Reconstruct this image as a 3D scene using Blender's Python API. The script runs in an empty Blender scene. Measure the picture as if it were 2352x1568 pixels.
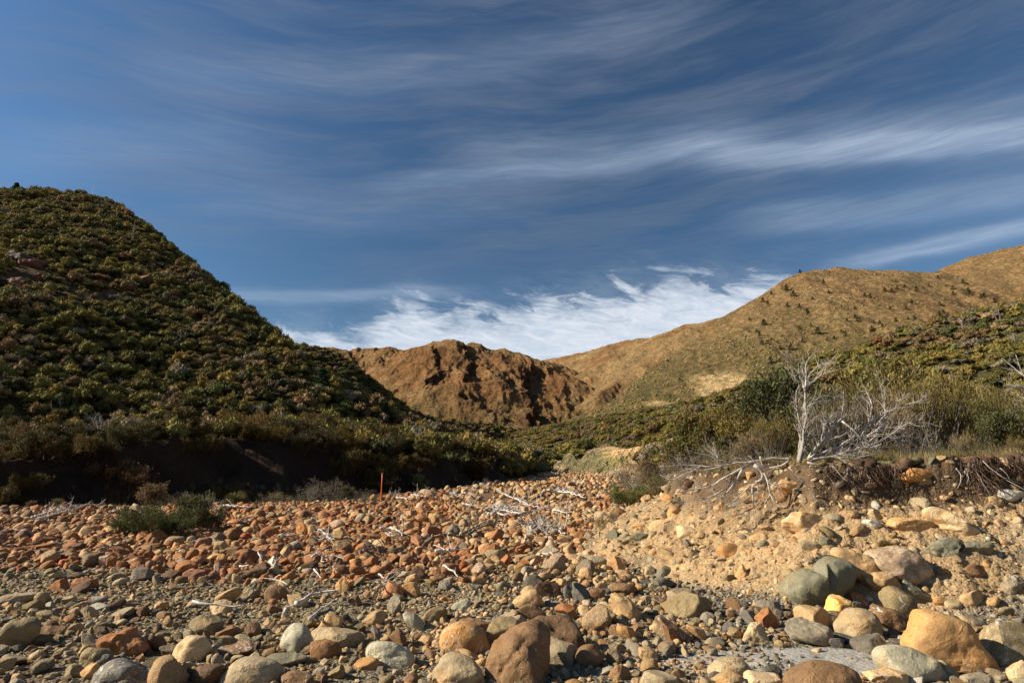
import bpy, math, random
import numpy as np
from mathutils import Vector

# ------------------------------------------------------------------ camera, sky, sun, exposure
SC = bpy.context.scene
COL = SC.collection
PITCH = math.radians(9.98)
CAMZ = 1.7
cam_data = bpy.data.cameras.new("camera"); cam_data.lens = 24; cam_data.sensor_width = 36
cam_data.clip_start = 0.1; cam_data.clip_end = 20000
cam = bpy.data.objects.new("camera", cam_data); COL.objects.link(cam)
cam.location = (0, 0, CAMZ); cam.rotation_euler = (math.pi/2 + PITCH, 0, 0)
SC.camera = cam
SC.view_settings.view_transform = 'Standard'; SC.view_settings.look = 'None'
SC.view_settings.gamma = 1; SC.view_settings.exposure = 0.82
SUN_EL = math.radians(30); SUN_BACK = math.radians(4)
SDIR = Vector((-math.cos(SUN_EL)*math.cos(SUN_BACK), -math.cos(SUN_EL)*math.sin(SUN_BACK), math.sin(SUN_EL)))
sun_data = bpy.data.lights.new("sun", 'SUN'); sun_data.energy = 5.0; sun_data.angle = math.radians(0.5)
sun_data.color = (1.0, 0.90, 0.75)
sun = bpy.data.objects.new("sun", sun_data); COL.objects.link(sun)
sun.rotation_euler = SDIR.to_track_quat('Z', 'Y').to_euler()

def p2d(u, v):
    """direction of a point of the 2352 x 1568 view"""
    a = (u-1176)/1568; b = (784-v)/1568
    return Vector((a, math.cos(PITCH)-b*math.sin(PITCH), math.sin(PITCH)+b*math.cos(PITCH)))
def P(u, v, Y):
    d = p2d(u, v); return (d.x/d.y*Y, Y, CAMZ + d.z/d.y*Y)
def proj(x, y, z):
    """world -> view units (numpy ok)"""
    dz = z-CAMZ
    f = y*math.cos(PITCH)+dz*math.sin(PITCH); h = -y*math.sin(PITCH)+dz*math.cos(PITCH)
    return 1176+1568*x/f, 784-1568*h/f
def azel(u, v):
    d = p2d(u, v).normalized(); return math.degrees(math.atan2(d.x, d.y)), math.degrees(math.asin(d.z))

class NT:
    """little helper for writing node maths"""
    def __init__(s, nt): s.nt = nt; s.n = nt.nodes; s.l = nt.links
    def new(s, t, **kw):
        n = s.n.new(t)
        for k, v in kw.items(): setattr(n, k, v)
        return n
    def put(s, sock, v):
        if v is None: return
        if isinstance(v, bpy.types.NodeSocket): s.l.new(v, sock)
        else: sock.default_value = v
    def m(s, op, a, b=None, c=None, clamp=False):
        n = s.new('ShaderNodeMath', operation=op); n.use_clamp = clamp
        for i, v in enumerate((a, b, c)):
            if v is not None: s.put(n.inputs[i], v)
        return n.outputs[0]
    def mr(s, v, a, b, c=0.0, d=1.0, smooth=False):
        n = s.new('ShaderNodeMapRange'); n.clamp = True
        if smooth: n.interpolation_type = 'SMOOTHSTEP'
        for i, x in enumerate((v, a, b, c, d)): s.put(n.inputs[i], x)
        return n.outputs[0]
    def vec(s, x, y, z=0.0):
        n = s.new('ShaderNodeCombineXYZ')
        for i, v in enumerate((x, y, z)): s.put(n.inputs[i], v)
        return n.outputs[0]
    def noise(s, vec, scale, detail=4, rough=.55, dist=0.0, color=False):
        n = s.new('ShaderNodeTexNoise'); s.put(n.inputs['Vector'], vec)
        n.inputs['Scale'].default_value = scale; n.inputs['Detail'].default_value = detail
        n.inputs['Roughness'].default_value = rough; n.inputs['Distortion'].default_value = dist
        return n.outputs['Color' if color else 'Fac']
    def mix(s, fac, a, b, mode='MIX'):
        n = s.new('ShaderNodeMix', data_type='RGBA', blend_type=mode)
        s.put(n.inputs[0], fac)
        for i, v in ((6, a), (7, b)):
            if isinstance(v, tuple) and len(v) == 3: v = v+(1,)
            s.put(n.inputs[i], v)
        return n.outputs[2]

world = bpy.data.worlds.new("World"); SC.world = world; world.use_nodes = True
def build_sky():
    w = NT(world.node_tree); w.n.clear()
    out = w.new('ShaderNodeOutputWorld'); bg = w.new('ShaderNodeBackground'); w.l.new(bg.outputs[0], out.inputs[0])
    sky = w.new('ShaderNodeTexSky', sky_type='NISHITA'); sky.sun_disc = False
    sky.sun_elevation = SUN_EL; sky.sun_rotation = math.atan2(SDIR.x, SDIR.y)
    sky.air_density = 1.0; sky.dust_density = 0.3; sky.ozone_density = 2.5; sky.altitude = 400
    tc = w.new('ShaderNodeTexCoord'); d = tc.outputs['Generated']
    sep = w.new('ShaderNodeSeparateXYZ'); w.l.new(d, sep.inputs[0])
    az = w.m('MULTIPLY', w.m('ARCTAN2', sep.outputs[0], sep.outputs[1]), 57.2958)
    el = w.m('MULTIPLY', w.m('ARCSINE', sep.outputs[2]), 57.2958)
    # polarised sky: darkest at right angles to the sun
    dp = w.new('ShaderNodeVectorMath', operation='DOT_PRODUCT'); w.l.new(d, dp.inputs[0]); dp.inputs[1].default_value = SDIR
    c2 = w.m('POWER', dp.outputs['Value'], 2.0)
    pol = w.mr(c2, 0.0, 0.62, 0.56, 1.02)
    base = w.mix(1.0, sky.outputs[0], w.vec(w.m('MULTIPLY', pol, 0.80), w.m('MULTIPLY', pol, 1.08), w.m('MULTIPLY', pol, 1.25)), 'MULTIPLY')
    # high veil of cirrus, thin streaks
    wob = w.m('MULTIPLY', w.m('SUBTRACT', w.noise(w.vec(w.m('MULTIPLY', az, .045), w.m('MULTIPLY', el, .085), 9.0), 1.0, 3, .5), .5), 1.0)
    sx = w.vec(w.m('MULTIPLY', az, 0.055), w.m('ADD', w.m('SUBTRACT', w.m('MULTIPLY', el, 0.42), w.m('MULTIPLY', az, 0.030)), w.m('MULTIPLY', wob, 1.6)), 0.0)
    n1 = w.noise(sx, 1.0, 7, .62, .35)
    sx2 = w.vec(w.m('MULTIPLY', az, 0.16), w.m('ADD', w.m('SUBTRACT', w.m('MULTIPLY', el, 1.9), w.m('MULTIPLY', az, 0.13)), w.m('MULTIPLY', wob, 5.5)), 3.3)
    n2 = w.noise(sx2, 1.0, 8, .66, .35)
    veil = w.m('MULTIPLY', w.mr(n1, .34, .68, smooth=True), w.mr(el, 8, 22, smooth=True))
    veil = w.m('MULTIPLY', veil, w.mr(n2, .25, .72, .45, 1.1))
    veil = w.m('MULTIPLY', veil, w.mr(az, -48, 5, .8, 1.0))
    base = w.mix(w.m('MULTIPLY', veil, .40), base, VEIL)
    # brighter bands
    warp = w.m('SUBTRACT', w.noise(w.vec(w.m('MULTIPLY', az, .05), w.m('MULTIPLY', el, .12), 7.0), 1.0, 4, .6), .5)
    tot = 0.0
    for (p1, p2, wd, al) in [((250, 150), (1500, 50), 1.5, .16), ((800, 420), (1640, 318), .7, .30), ((1000, 350), (1600, 325), 1.6, .22),
                             ((1540, 352), (2420, 305), .95, .72), ((1750, 330), (2450, 240), 1.3, .22), ((1650, 510), (2420, 425), 1.1, .36), ((1880, 604), (2420, 508), .5, .75),
                             ((380, 690), (950, 668), .5, .42), ((350, 440), (1100, 480), 1.4, .12), ((-100, 330), (500, 330), 1.6, .16)]:
        (a1, e1), (a2, e2) = azel(*p1), azel(*p2)
        t = w.mr(az, a1, a2)
        c = w.m('ADD', w.m('MULTIPLY', t, e2-e1), e1+math.copysign(.0, 1))
        dd = w.m('DIVIDE', w.m('SUBTRACT', w.m('ADD', el, w.m('MULTIPLY', warp, 2.2)), c), wd)
        g = w.m('DIVIDE', 1.0, w.m('ADD', 1.0, w.m('POWER', dd, 4.0)))
        win = w.m('MULTIPLY', w.mr(az, a1-1.5, a1+7, smooth=True), w.mr(az, a2+9, a2-3, smooth=True))
        tot = w.m('ADD', w.m('MULTIPLY', w.m('MULTIPLY', g, win), al), tot)
    tot = w.m('MULTIPLY', tot, w.mr(n2, .3, .68, .55, 1.1), clamp=True)
    base = w.mix(w.m('MULTIPLY', tot, .8), base, BAND)
    # low bank of cloud over the hills
    cr = w.new('ShaderNodeValToRGB'); cr.color_ramp.interpolation = 'B_SPLINE'
    pts = [(-200, 800), (550, 790), (640, 735), (740, 728), (830, 728), (880, 680), (940, 640), (1010, 668), (1080, 690), (1200, 668), (1300, 640), (1420, 620), (1600, 612), (1800, 612), (1950, 600), (2100, 640), (2500, 700)]
    pts = [azel(*q) for q in pts]
    els = cr.color_ramp.elements
    for i, (a, e) in enumerate(pts):
        f = min(1, max(0, (a+60)/120)); g = e/40
        x = els[i] if i < 2 else els.new(f)
        x.position = f; x.color = (g, g, g, 1)
    w.put(cr.inputs[0], w.m('DIVIDE', w.m('ADD', az, 60), 120))
    top = w.m('MULTIPLY', cr.outputs[0], 40)
    cv = w.vec(w.m('MULTIPLY', az, .16), w.m('ADD', w.m('MULTIPLY', el, .42), w.m('MULTIPLY', az, .06)), 1.7)
    nz = w.noise(cv, 1.0, 8, .62, .9)
    nz2 = w.noise(w.vec(w.m('MULTIPLY', az, .34), w.m('ADD', w.m('MULTIPLY', el, 1.25), w.m('MULTIPLY', az, .16)), 4.1), 1.0, 7, .62, 1.2)
    depth = w.m('SUBTRACT', top, el)
    dn = w.m('ADD', w.m('ADD', depth, w.m('MULTIPLY', w.m('SUBTRACT', nz, .5), 9.0)), w.m('MULTIPLY', w.m('SUBTRACT', nz2, .5), 5.0))
    bank = w.mr(dn, -2.4, 4.2, smooth=True)
    hole = w.mr(w.m('SUBTRACT', w.noise(cv, 1.6, 6, .6, .6), w.m('MULTIPLY', w.m('SUBTRACT', depth, 1.6), .11)), .47, .62, 0, .85, smooth=True)
    bank = w.m('MULTIPLY', w.m('MULTIPLY', bank, w.m('SUBTRACT', 1.0, hole)), w.mr(depth, -3.0, .5), clamp=True)
    tone = w.mix(w.mr(nz2, .3, .7), CLOUD_D, CLOUD_L)
    base = w.mix(w.m('MULTIPLY', bank, .87), base, tone)
    w.l.new(base, bg.inputs[0]); bg.inputs[1].default_value = SKY_STRENGTH
SKY_STRENGTH = 0.055
_k = 1/SKY_STRENGTH
VEIL = (.118*_k, .140*_k, .186*_k); BAND = (.27*_k, .33*_k, .42*_k)
CLOUD_D = (.34*_k, .39*_k, .46*_k); CLOUD_L = (.50*_k, .525*_k, .56*_k)
build_sky()

# ------------------------------------------------------------------ noise in numpy
def _h(ix, iy, iz, seed):
    n = (ix.astype(np.int64)*374761393 + iy.astype(np.int64)*668265263 + iz.astype(np.int64)*2147483647//3*7 + seed*974634777) & 0xFFFFFFFF
    n = ((n ^ (n >> 13))*1274126177) & 0xFFFFFFFF
    n = ((n ^ (n >> 15))*2246822519) & 0xFFFFFFFF
    n = n ^ (n >> 16)
    return (n & 0xFFFFFF)/float(0xFFFFFF)*2-1
def vn3(x, y, z, seed=0):
    x, y, z = np.broadcast_arrays(x, y, z)
    xi, yi, zi = np.floor(x), np.floor(y), np.floor(z)
    f = [x-xi, y-yi, z-zi]; f = [t*t*t*(t*(t*6-15)+10) for t in f]
    r = 0
    for a in (0, 1):
        for b in (0, 1):
            for c in (0, 1):
                wgt = (f[0] if a else 1-f[0])*(f[1] if b else 1-f[1])*(f[2] if c else 1-f[2])
                r = r + wgt*_h(xi+a, yi+b, zi+c, seed)
    return r
def vn2(x, y, seed=0):
    xi, yi = np.floor(x), np.floor(y); fx, fy = x-xi, y-yi
    fx = fx*fx*fx*(fx*(fx*6-15)+10); fy = fy*fy*fy*(fy*(fy*6-15)+10); z = np.zeros_like(xi)
    return ((1-fx)*(1-fy)*_h(xi, yi, z, seed)+fx*(1-fy)*_h(xi+1, yi, z, seed)+(1-fx)*fy*_h(xi, yi+1, z, seed)+fx*fy*_h(xi+1, yi+1, z, seed))
def fbm2(x, y, o=4, seed=0, g=.5):
    r, a, s = 0, 1, 0
    for i in range(o):
        c, sn = math.cos(i*.7), math.sin(i*.7)
        r = r+a*vn2((x*c-y*sn)*2**i+i*17.3, (x*sn+y*c)*2**i-i*9.1, seed+i); s += a; a *= g
    return r/s
def ridged2(x, y, o=4, seed=0, g=.5):
    r, a, s = 0, 1, 0
    for i in range(o):
        c, sn = math.cos(i*.9), math.sin(i*.9)
        r = r+a*(1-np.abs(vn2((x*c-y*sn)*2**i+i*7.3, (x*sn+y*c)*2**i+i*3.1, seed+i))*2); s += a; a *= g
    return r/s
def fbm3(p, s, o=3, seed=0, g=.5):
    r, a, t = 0, 1, 0
    for i in range(o):
        r = r+a*vn3(p[:, 0]*s*2**i+i*5.1, p[:, 1]*s*2**i+i*2.7, p[:, 2]*s*2**i-i*3.3, seed+i); t += a; a *= g
    return r/t
def sstep(a, b, x):
    t = np.clip((x-a)/(b-a), 0, 1); return t*t*(3-2*t)

# ------------------------------------------------------------------ mesh helpers
def mk(name, V, F, mat, col=None, parent=None, smooth=True, link=True):
    me = bpy.data.meshes.new(name)
    V = np.asarray(V, dtype=np.float32); F = np.asarray(F, dtype=np.int32); k = F.shape[1]
    me.vertices.add(len(V)); me.vertices.foreach_set('co', V.ravel())
    me.loops.add(F.size); me.loops.foreach_set('vertex_index', F.ravel())
    me.polygons.add(len(F)); me.polygons.foreach_set('loop_start', np.arange(0, F.size, k, dtype=np.int32))
    me.polygons.foreach_set('use_smooth', np.full(len(F), smooth) if isinstance(smooth, bool) else smooth)
    me.update(calc_edges=True)
    a = me.color_attributes.new('col', 'FLOAT_COLOR', 'POINT')
    C = np.ones((len(V), 4), dtype=np.float32)
    if col is not None: C[:, :3] = col
    a.data.foreach_set('color', C.ravel())
    if mat: me.materials.append(mat)
    o = bpy.data.objects.new(name, me)
    if link: COL.objects.link(o)
    if parent: o.parent = parent
    return o
def tag(o, label=None, cat=None, group=None, kind=None):
    if label: o['label'] = label
    if cat: o['category'] = cat
    if group: o['group'] = group
    if kind: o['kind'] = kind
    return o
def empty(name, loc):
    o = bpy.data.objects.new(name, None); o.empty_display_size = .2; COL.objects.link(o); o.location = loc; return o
_ico = {}
def ico(n):
    if n not in _ico:
        import bmesh
        b = bmesh.new(); bmesh.ops.create_icosphere(b, subdivisions=n, radius=1)
        b.verts.ensure_lookup_table()
        _ico[n] = (np.array([v.co[:] for v in b.verts]), np.array([[v.index for v in f.verts] for f in b.faces]))
        b.free()
    return _ico[n]

# ------------------------------------------------------------------ materials
def new_mat(name):
    m = bpy.data.materials.new(name); m.use_nodes = True
    t = NT(m.node_tree); bs = m.node_tree.nodes['Principled BSDF']
    return m, t, bs
def col_in(t, use_obj=True):
    a = t.new('ShaderNodeAttribute'); a.attribute_name = 'col'
    if not use_obj: return a.outputs[0]
    oi = t.new('ShaderNodeObjectInfo')
    return t.mix(1.0, a.outputs[0], oi.outputs['Color'], 'MULTIPLY')
def bump(t, bs, h, strength, dist):
    b = t.new('ShaderNodeBump'); b.inputs['Strength'].default_value = strength; b.inputs['Distance'].default_value = dist
    t.put(b.inputs['Height'], h); t.l.new(b.outputs[0], bs.inputs['Normal'])
def rock_mat(name, kind='plain'):
    m, t, bs = new_mat(name)
    tc = t.new('ShaderNodeTexCoord'); oi = t.new('ShaderNodeObjectInfo')
    v = t.new('ShaderNodeVectorMath', operation='ADD'); t.l.new(tc.outputs['Object'], v.inputs[0])
    t.l.new(t.vec(t.m('MULTIPLY', oi.outputs['Random'], 37.0), t.m('MULTIPLY', oi.outputs['Random'], 11.0), 0.0), v.inputs[1])
    v = v.outputs[0]
    c = col_in(t)
    n1 = t.noise(v, 6, 5, .6, .4); n2 = t.noise(v, 45, 4, .7); n3 = t.noise(v, 2.6, 3, .5, 1.0); n4 = t.noise(v, 160, 2, .6)
    c = t.mix(t.mr(n1, .3, .7), t.mix(1.0, c, (.64, .63, .60), 'MULTIPLY'), t.mix(1.0, c, (1.22, 1.18, 1.10), 'MULTIPLY'))
    c = t.mix(t.m('MULTIPLY', t.mr(n3, .52, .68, smooth=True), .55), c, t.mix(1.0, c, (1.18, .93, .66), 'MULTIPLY'))
    c = t.mix(t.m('MULTIPLY', t.mr(n3, .45, .32, smooth=True), .45), c, t.mix(1.0, c, (.76, .78, .75), 'MULTIPLY'))
    c = t.mix(1.0, c, t.mix(t.mr(n2, .3, .7), (.78, .78, .78), (1.18, 1.18, 1.18)), 'MULTIPLY')
    c = t.mix(1.0, c, t.mix(t.mr(n4, .3, .7), (.84, .84, .84), (1.14, 1.14, 1.14)), 'MULTIPLY')
    wn = t.m('ABSOLUTE', t.m('SUBTRACT', t.noise(v, 4.5, 3, .5, .8), .5))
    if kind == 'plain': c = t.mix(t.m('MULTIPLY', t.m('MULTIPLY', t.mr(wn, .010, .004), t.mr(n2, .35, .5)), t.m('GREATER_THAN', t.m('FRACT', t.m('MULTIPLY', oi.outputs['Random'], 7.31)), .72)), c, (.55, .52, .46))
    vo = t.new('ShaderNodeTexVoronoi', feature='DISTANCE_TO_EDGE'); vo.inputs['Scale'].default_value = 5.0
    wv = t.new('ShaderNodeVectorMath', operation='ADD'); t.put(wv.inputs[0], v)
    t.put(wv.inputs[1], t.mix(1.0, (0, 0, 0), t.noise(v, 7, 4, .6, color=True), 'ADD')); t.l.new(wv.outputs[0], vo.inputs['Vector'])
    crack = t.mr(vo.outputs['Distance'], 0.0, .03)
    if kind == 'vein':
        vo.inputs['Scale'].default_value = 2.2
        c = t.mix(t.m('MULTIPLY', t.mr(vo.outputs['Distance'], .022, .006), t.mr(n1, .42, .56)), c, (.62, .61, .58))
        h = t.m('ADD', t.m('MULTIPLY', n1, .9), t.m('MULTIPLY', n2, .25))
    elif kind == 'cracked':
        vo.inputs['Scale'].default_value = 6.5
        c = t.mix(t.m('MULTIPLY', crack, 1.0), t.mix(1.0, c, (.72, .60, .55), 'MULTIPLY'), c)
        c = t.mix(t.mr(n3, .45, .6), c, t.mix(1.0, c, (1.05, 1.2, 1.3), 'MULTIPLY'))
        h = t.m('ADD', t.m('MULTIPLY', n1, 1.2), t.m('MULTIPLY', crack, .6))
    else:
        msk = t.mr(n1, .54, .62)
        c = t.mix(t.m('MULTIPLY', t.m('SUBTRACT', 1.0, crack), t.m('MULTIPLY', msk, .5)), c, t.mix(1.0, c, (.5, .45, .42), 'MULTIPLY'))
        h = t.m('ADD', t.m('ADD', t.m('MULTIPLY', n1, 1.0), t.m('MULTIPLY', n2, .3)), t.m('MULTIPLY', t.m('MULTIPLY', crack, msk), .25))
    h = t.m('ADD', h, t.m('MULTIPLY', n4, .08))
    t.l.new(c, bs.inputs['Base Color']); bs.inputs['Roughness'].default_value = .8
    bs.inputs['Specular IOR Level'].default_value = .3
    bump(t, bs, h, .75, .035)
    return m
M_ROCK = rock_mat('weathered_rock'); M_STONE = rock_mat('river_stone_rock', 'stone'); M_VEIN = rock_mat('veined_rock', 'vein'); M_CRACK = rock_mat('cracked_rock', 'cracked')
def simple_mat(name, rough=.9, nscale=8, lo=.7, hi=1.25, bmp=0, trans=0, spec=.15, bscale=30):
    m, t, bs = new_mat(name); c = col_in(t)
    tc = t.new('ShaderNodeTexCoord'); n = t.noise(tc.outputs['Object'], nscale, 5, .6)
    c = t.mix(1.0, c, t.mix(t.mr(n, .3, .7), (lo,)*3, (hi,)*3), 'MULTIPLY')
    t.l.new(c, bs.inputs['Base Color']); bs.inputs['Roughness'].default_value = rough
    bs.inputs['Specular IOR Level'].default_value = spec
    if bmp: bump(t, bs, t.noise(tc.outputs['Object'], bscale, 4, .65), .8, bmp)
    if name == 'bleached_wood':
        nb = t.noise(tc.outputs['Object'], 5, 5, .65); l_ = t.mix(t.m('MULTIPLY', t.mr(nb, .50, .66), .7), c, t.mix(1.0, c, (.55, .44, .34), 'MULTIPLY')); t.l.new(l_, bs.inputs['Base Color'])
    if trans:
        tr = t.new('ShaderNodeBsdfTranslucent'); t.l.new(c, tr.inputs[0])
        mx = t.new('ShaderNodeMixShader'); mx.inputs[0].default_value = trans
        t.l.new(bs.outputs[0], mx.inputs[1]); t.l.new(tr.outputs[0], mx.inputs[2])
        t.l.new(mx.outputs[0], m.node_tree.nodes['Material Output'].inputs[0])
    return m
M_LEAF = simple_mat('leaves', .7, 3, .75, 1.2, trans=.22, spec=.25)
M_HILLBUSH = simple_mat('bush_foliage', .8, 1.5, .75, 1.25, trans=.12)
M_BARK = simple_mat('bark', .9, 25, .6, 1.25, bmp=.01, bscale=60)
M_DEAD = simple_mat('bleached_wood', .8, 14, .5, 1.25, bmp=.008, bscale=80)
M_PAINT = simple_mat('orange_plastic', .45, 30, .92, 1.05, spec=.5)
M_HILL = simple_mat('hillside', .95, .25, .75, 1.25, bmp=1.2, bscale=.35)
def hill_mat():
    m, t, bs = new_mat('hill_ground'); c = col_in(t, False)
    tc = t.new('ShaderNodeTexCoord'); v = tc.outputs['Object']
    n1 = t.noise(v, .035, 8, .68); n2 = t.noise(v, .22, 6, .7); n3 = t.noise(v, .9, 3, .6)
    c = t.mix(1.0, c, t.mix(t.mr(n1, .3, .7), (.78, .80, .86), (1.2, 1.16, 1.1)), 'MULTIPLY')
    c = t.mix(t.mr(n2, .44, .60), t.mix(1.0, c, (.50, .62, .50), 'MULTIPLY'), t.mix(1.0, c, (1.14, 1.10, 1.05), 'MULTIPLY'))
    t.l.new(c, bs.inputs['Base Color']); bs.inputs['Roughness'].default_value = .95; bs.inputs['Specular IOR Level'].default_value = .1
    h = t.m('ADD', t.m('ADD', t.m('MULTIPLY', n2, 1.0), t.m('MULTIPLY', n3, .45)), t.m('MULTIPLY', n1, 2.0))
    bump(t, bs, h, 1.0, 5.0)
    return m
M_HILLG = hill_mat()
def soil_mat():
    m, t, bs = new_mat('soil_and_gravel'); c = col_in(t, False)
    tc = t.new('ShaderNodeTexCoord'); v = tc.outputs['Object']
    a = t.new('ShaderNodeAttribute'); a.attribute_name = 'grit'
    n1 = t.noise(v, 3, 6, .65); n2 = t.noise(v, 30, 5, .7)
    vo = t.new('ShaderNodeTexVoronoi'); vo.inputs['Scale'].default_value = 34; t.put(vo.inputs['Vector'], v)
    vo2 = t.new('ShaderNodeTexVoronoi'); vo2.inputs['Scale'].default_value = 13; t.put(vo2.inputs['Vector'], v)
    c = t.mix(1.0, c, t.mix(t.mr(n1, .3, .7), (.72, .72, .74), (1.22, 1.2, 1.16)), 'MULTIPLY')
    c = t.mix(1.0, c, t.mix(t.mr(n2, .3, .7), (.7, .7, .7), (1.25, 1.25, 1.25)), 'MULTIPLY')
    sv = t.new('ShaderNodeSeparateColor'); t.l.new(vo.outputs['Color'], sv.inputs[0])
    peb = t.mix(sv.outputs[0], (.55, .56, .58), (1.65, 1.6, 1.5))
    c = t.mix(t.m('MULTIPLY', a.outputs['Fac'], .75), c, t.mix(1.0, c, peb, 'MULTIPLY'))
    t.l.new(c, bs.inputs['Base Color']); bs.inputs['Roughness'].default_value = .95; bs.inputs['Specular IOR Level'].default_value = .15
    h = t.m('SUBTRACT', t.m('MULTIPLY', n2, .5), t.m('MULTIPLY', t.m('ADD', vo.outputs['Distance'], t.m('MULTIPLY', vo2.outputs['Distance'], 1.2)), a.outputs['Fac']))
    h = t.m('ADD', h, t.m('MULTIPLY', n1, .8))
    bump(t, bs, h, .9, .03)
    return m
M_SOIL = soil_mat()

# ------------------------------------------------------------------ terrain
def polydist(x, y, pts):
    """signed distance to an open polyline, positive on its right; and arc parameter"""
    best = np.full(np.shape(x), 1e9); sg = np.ones(np.shape(x)); par = np.zeros(np.shape(x))
    for i in range(len(pts)-1):
        (ax, ay), (bx, by) = pts[i], pts[i+1]
        dx, dy = bx-ax, by-ay; L2 = dx*dx+dy*dy
        t = np.clip(((x-ax)*dx+(y-ay)*dy)/L2, 0, 1)
        d = np.hypot(x-ax-t*dx, y-ay-t*dy)
        s = np.sign((x-ax)*dy-(y-ay)*dx)
        u = d < best-1e-6
        best = np.where(u, d, best); sg = np.where(u, s, sg); par = np.where(u, i+t, par)
    return best*sg, par
R_FOOT = [(40, 3.5), (14, 6.9), (9, 7.7), (7, 8.2), (5, 8.3), (3.3, 8.6), (2.0, 10.6), (1.25, 13.0), (1.35, 15.2), (2.1, 18), (3.9, 26), (6.4, 38), (9.8, 66), (13, 95), (14, 130), (-10, 220), (-40, 400)]
L_FOOT = [(-120, -40), (-40, 17), (-26, 29), (-17, 37), (-9, 45), (-3.5, 53), (1.0, 72), (5.2, 110), (6, 150), (-18, 220), (-50, 400)]
BAR = [(-60, 23), (-19, 25.2), (-11, 26.4), (-6.2, 32), (-2.6, 44), (.6, 64), (4.6, 108), (5, 150)]
def H(x, y, detail=True):
    x = np.asarray(x, float); y = np.asarray(y, float)
    bed = .05*fbm2(x*.6, y*.6, 3, 1)+.10*fbm2(x*.16, y*.16, 2, 2)
    bed = bed+.16*np.exp(-((y-(10.6-.12*x))/1.1)**2)*sstep(2.2, .5, x)          # the red stones lie a little higher
    far = sstep(45, 140, y); bed = bed*(1-.5*far)
    bd, _ = polydist(x, y, BAR)
    bed = bed-.55*sstep(.2, 2.8, -bd)*sstep(160, 60, y)
    # left bank and terrace
    ld, _ = polydist(x, y, L_FOOT); ld = -ld
    ld = ld+.8*fbm2(x*.35, y*.35, 3, 5)+2.4*fbm2(x*.10+3, y*.10, 2, 6)*sstep(26, 34, y)
    htop = np.interp(x, [-60, -27, -22, -18, -15, -9, -3, 2, 6], [1.4, 1.2, 2.1, 3.0, 2.8, 2.1, 1.9, 1.9, 1.8])
    lw = 1.7
    left = htop*(.55*sstep(0, lw, ld)+.45*sstep(lw*.7, lw*1.25, ld))+np.clip(ld-3, 0, 30)*.055+.25*fbm2(x*.3, y*.3, 3, 8)*sstep(1, 4, ld)
    # right bank and terrace
    rd, _ = polydist(x, y, R_FOOT)
    wob = fbm2(x*.9, y*.9, 4, 11)
    rd2 = rd+.28*wob*sstep(-.6, .6, rd)
    rtop = 1.02+.62*sstep(1.6, 4.6, x)*sstep(26, 12, y)+.05*np.clip(x-5, 0, 6)*sstep(20, 10, y)+.35*sstep(20, 40, y)
    u = np.clip(rd2/2.35, 0, 1)
    prof = .78*u**.9*1.0
    face = rtop*(prof+.22*sstep(.80, .98, rd2/2.35))
    right = face+np.clip(rd-4, 0, 60)*.035+.10*fbm2(x*.5, y*.5, 3, 14)*sstep(2.2, 4, rd)
    if detail:
        inb = sstep(0, .5, rd)*(1-sstep(2.2, 2.6, rd))
        right = right+inb*(.10*fbm2(x*3.1, y*3.1, 5, 21, .62)+.07*ridged2(x*1.7, y*1.7, 4, 23)+.035*fbm2(x*11, y*11, 3, 29))
        il = sstep(0, .4, ld)*(1-sstep(2.2, 2.9, ld)); left = left+il*(.35*fbm2(x*.7, y*.7, 4, 25)+.3*ridged2(x*.35, y*.35, 3, 27))
        bed = bed+.018*fbm2(x*5, y*5, 3, 31)
    z = np.where(rd > 0, np.maximum(right, bed*0)+bed*(1-sstep(0, .6, rd)), bed)
    z = np.where(ld > 0, np.maximum(left, bed)+0*bed, z)
    return z, rd, ld, bd
def ridge(x, y, pts, k, r=10.0, kr=1.0, kl=1.0):
    best = np.full(np.shape(x), -1e9); bd = np.full(np.shape(x), 1e9)
    for (ax, ay, az_), (bx, by, bz) in zip(pts[:-1], pts[1:]):
        dx, dy = bx-ax, by-ay
        t = np.clip(((x-ax)*dx+(y-ay)*dy)/(dx*dx+dy*dy+1e-9), 0, 1)
        ex = x-ax-t*dx
        d = np.hypot(ex*np.where(ex > 0, kr, kl), y-ay-t*dy)
        hh = az_+t*(bz-az_)-(np.sqrt(d*d+r*r)-r)*k
        best = np.maximum(best, hh); bd = np.minimum(bd, d)
    return best, bd
def RP(lst): return [P(u, v, Y) for (u, v, Y) in lst]
A_R = RP([(-900, 520, 330), (-500, 430, 320), (-150, 436, 295), (0, 449, 275), (100, 446, 262), (170, 450, 254), (250, 468, 243), (300, 500, 232), (350, 538, 222), (450, 622, 200), (550, 704, 180), (650, 788, 162), (730, 862, 152), (850, 938, 145), (1000, 990, 142), (1130, 1035, 140), (1228, 1075, 138)])
B_R = RP([(500, 700, 470), (640, 792, 440), (690, 798, 430), (740, 806, 430), (785, 822, 430), (830, 862, 430), (875, 892, 440), (925, 935, 450), (965, 958, 460), (1045, 970, 480), (1105, 976, 500), (1185, 990, 520), (1225, 1000, 540)])
C_R = RP([(500, 800, 1350), (700, 800, 1300), (765, 793, 1250), (800, 799, 1260), (850, 796, 1270), (930, 800, 1260), (965, 797, 1220), (1000, 782, 1190), (1035, 776, 1180), (1060, 785, 1190), (1085, 783, 1200), (1120, 800, 1210), (1155, 797, 1220), (1200, 815, 1240), (1245, 824, 1280), (1290, 838, 1300)])
C_R = [p for q, r_ in zip(C_R[:-1], C_R[1:]) for p in (q, ((q[0]+r_[0])/2, (q[1]+r_[1])/2, (q[2]+r_[2])/2+((hash((round(q[0]), 3)) % 7)-3)*.9))]+[C_R[-1]]
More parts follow.
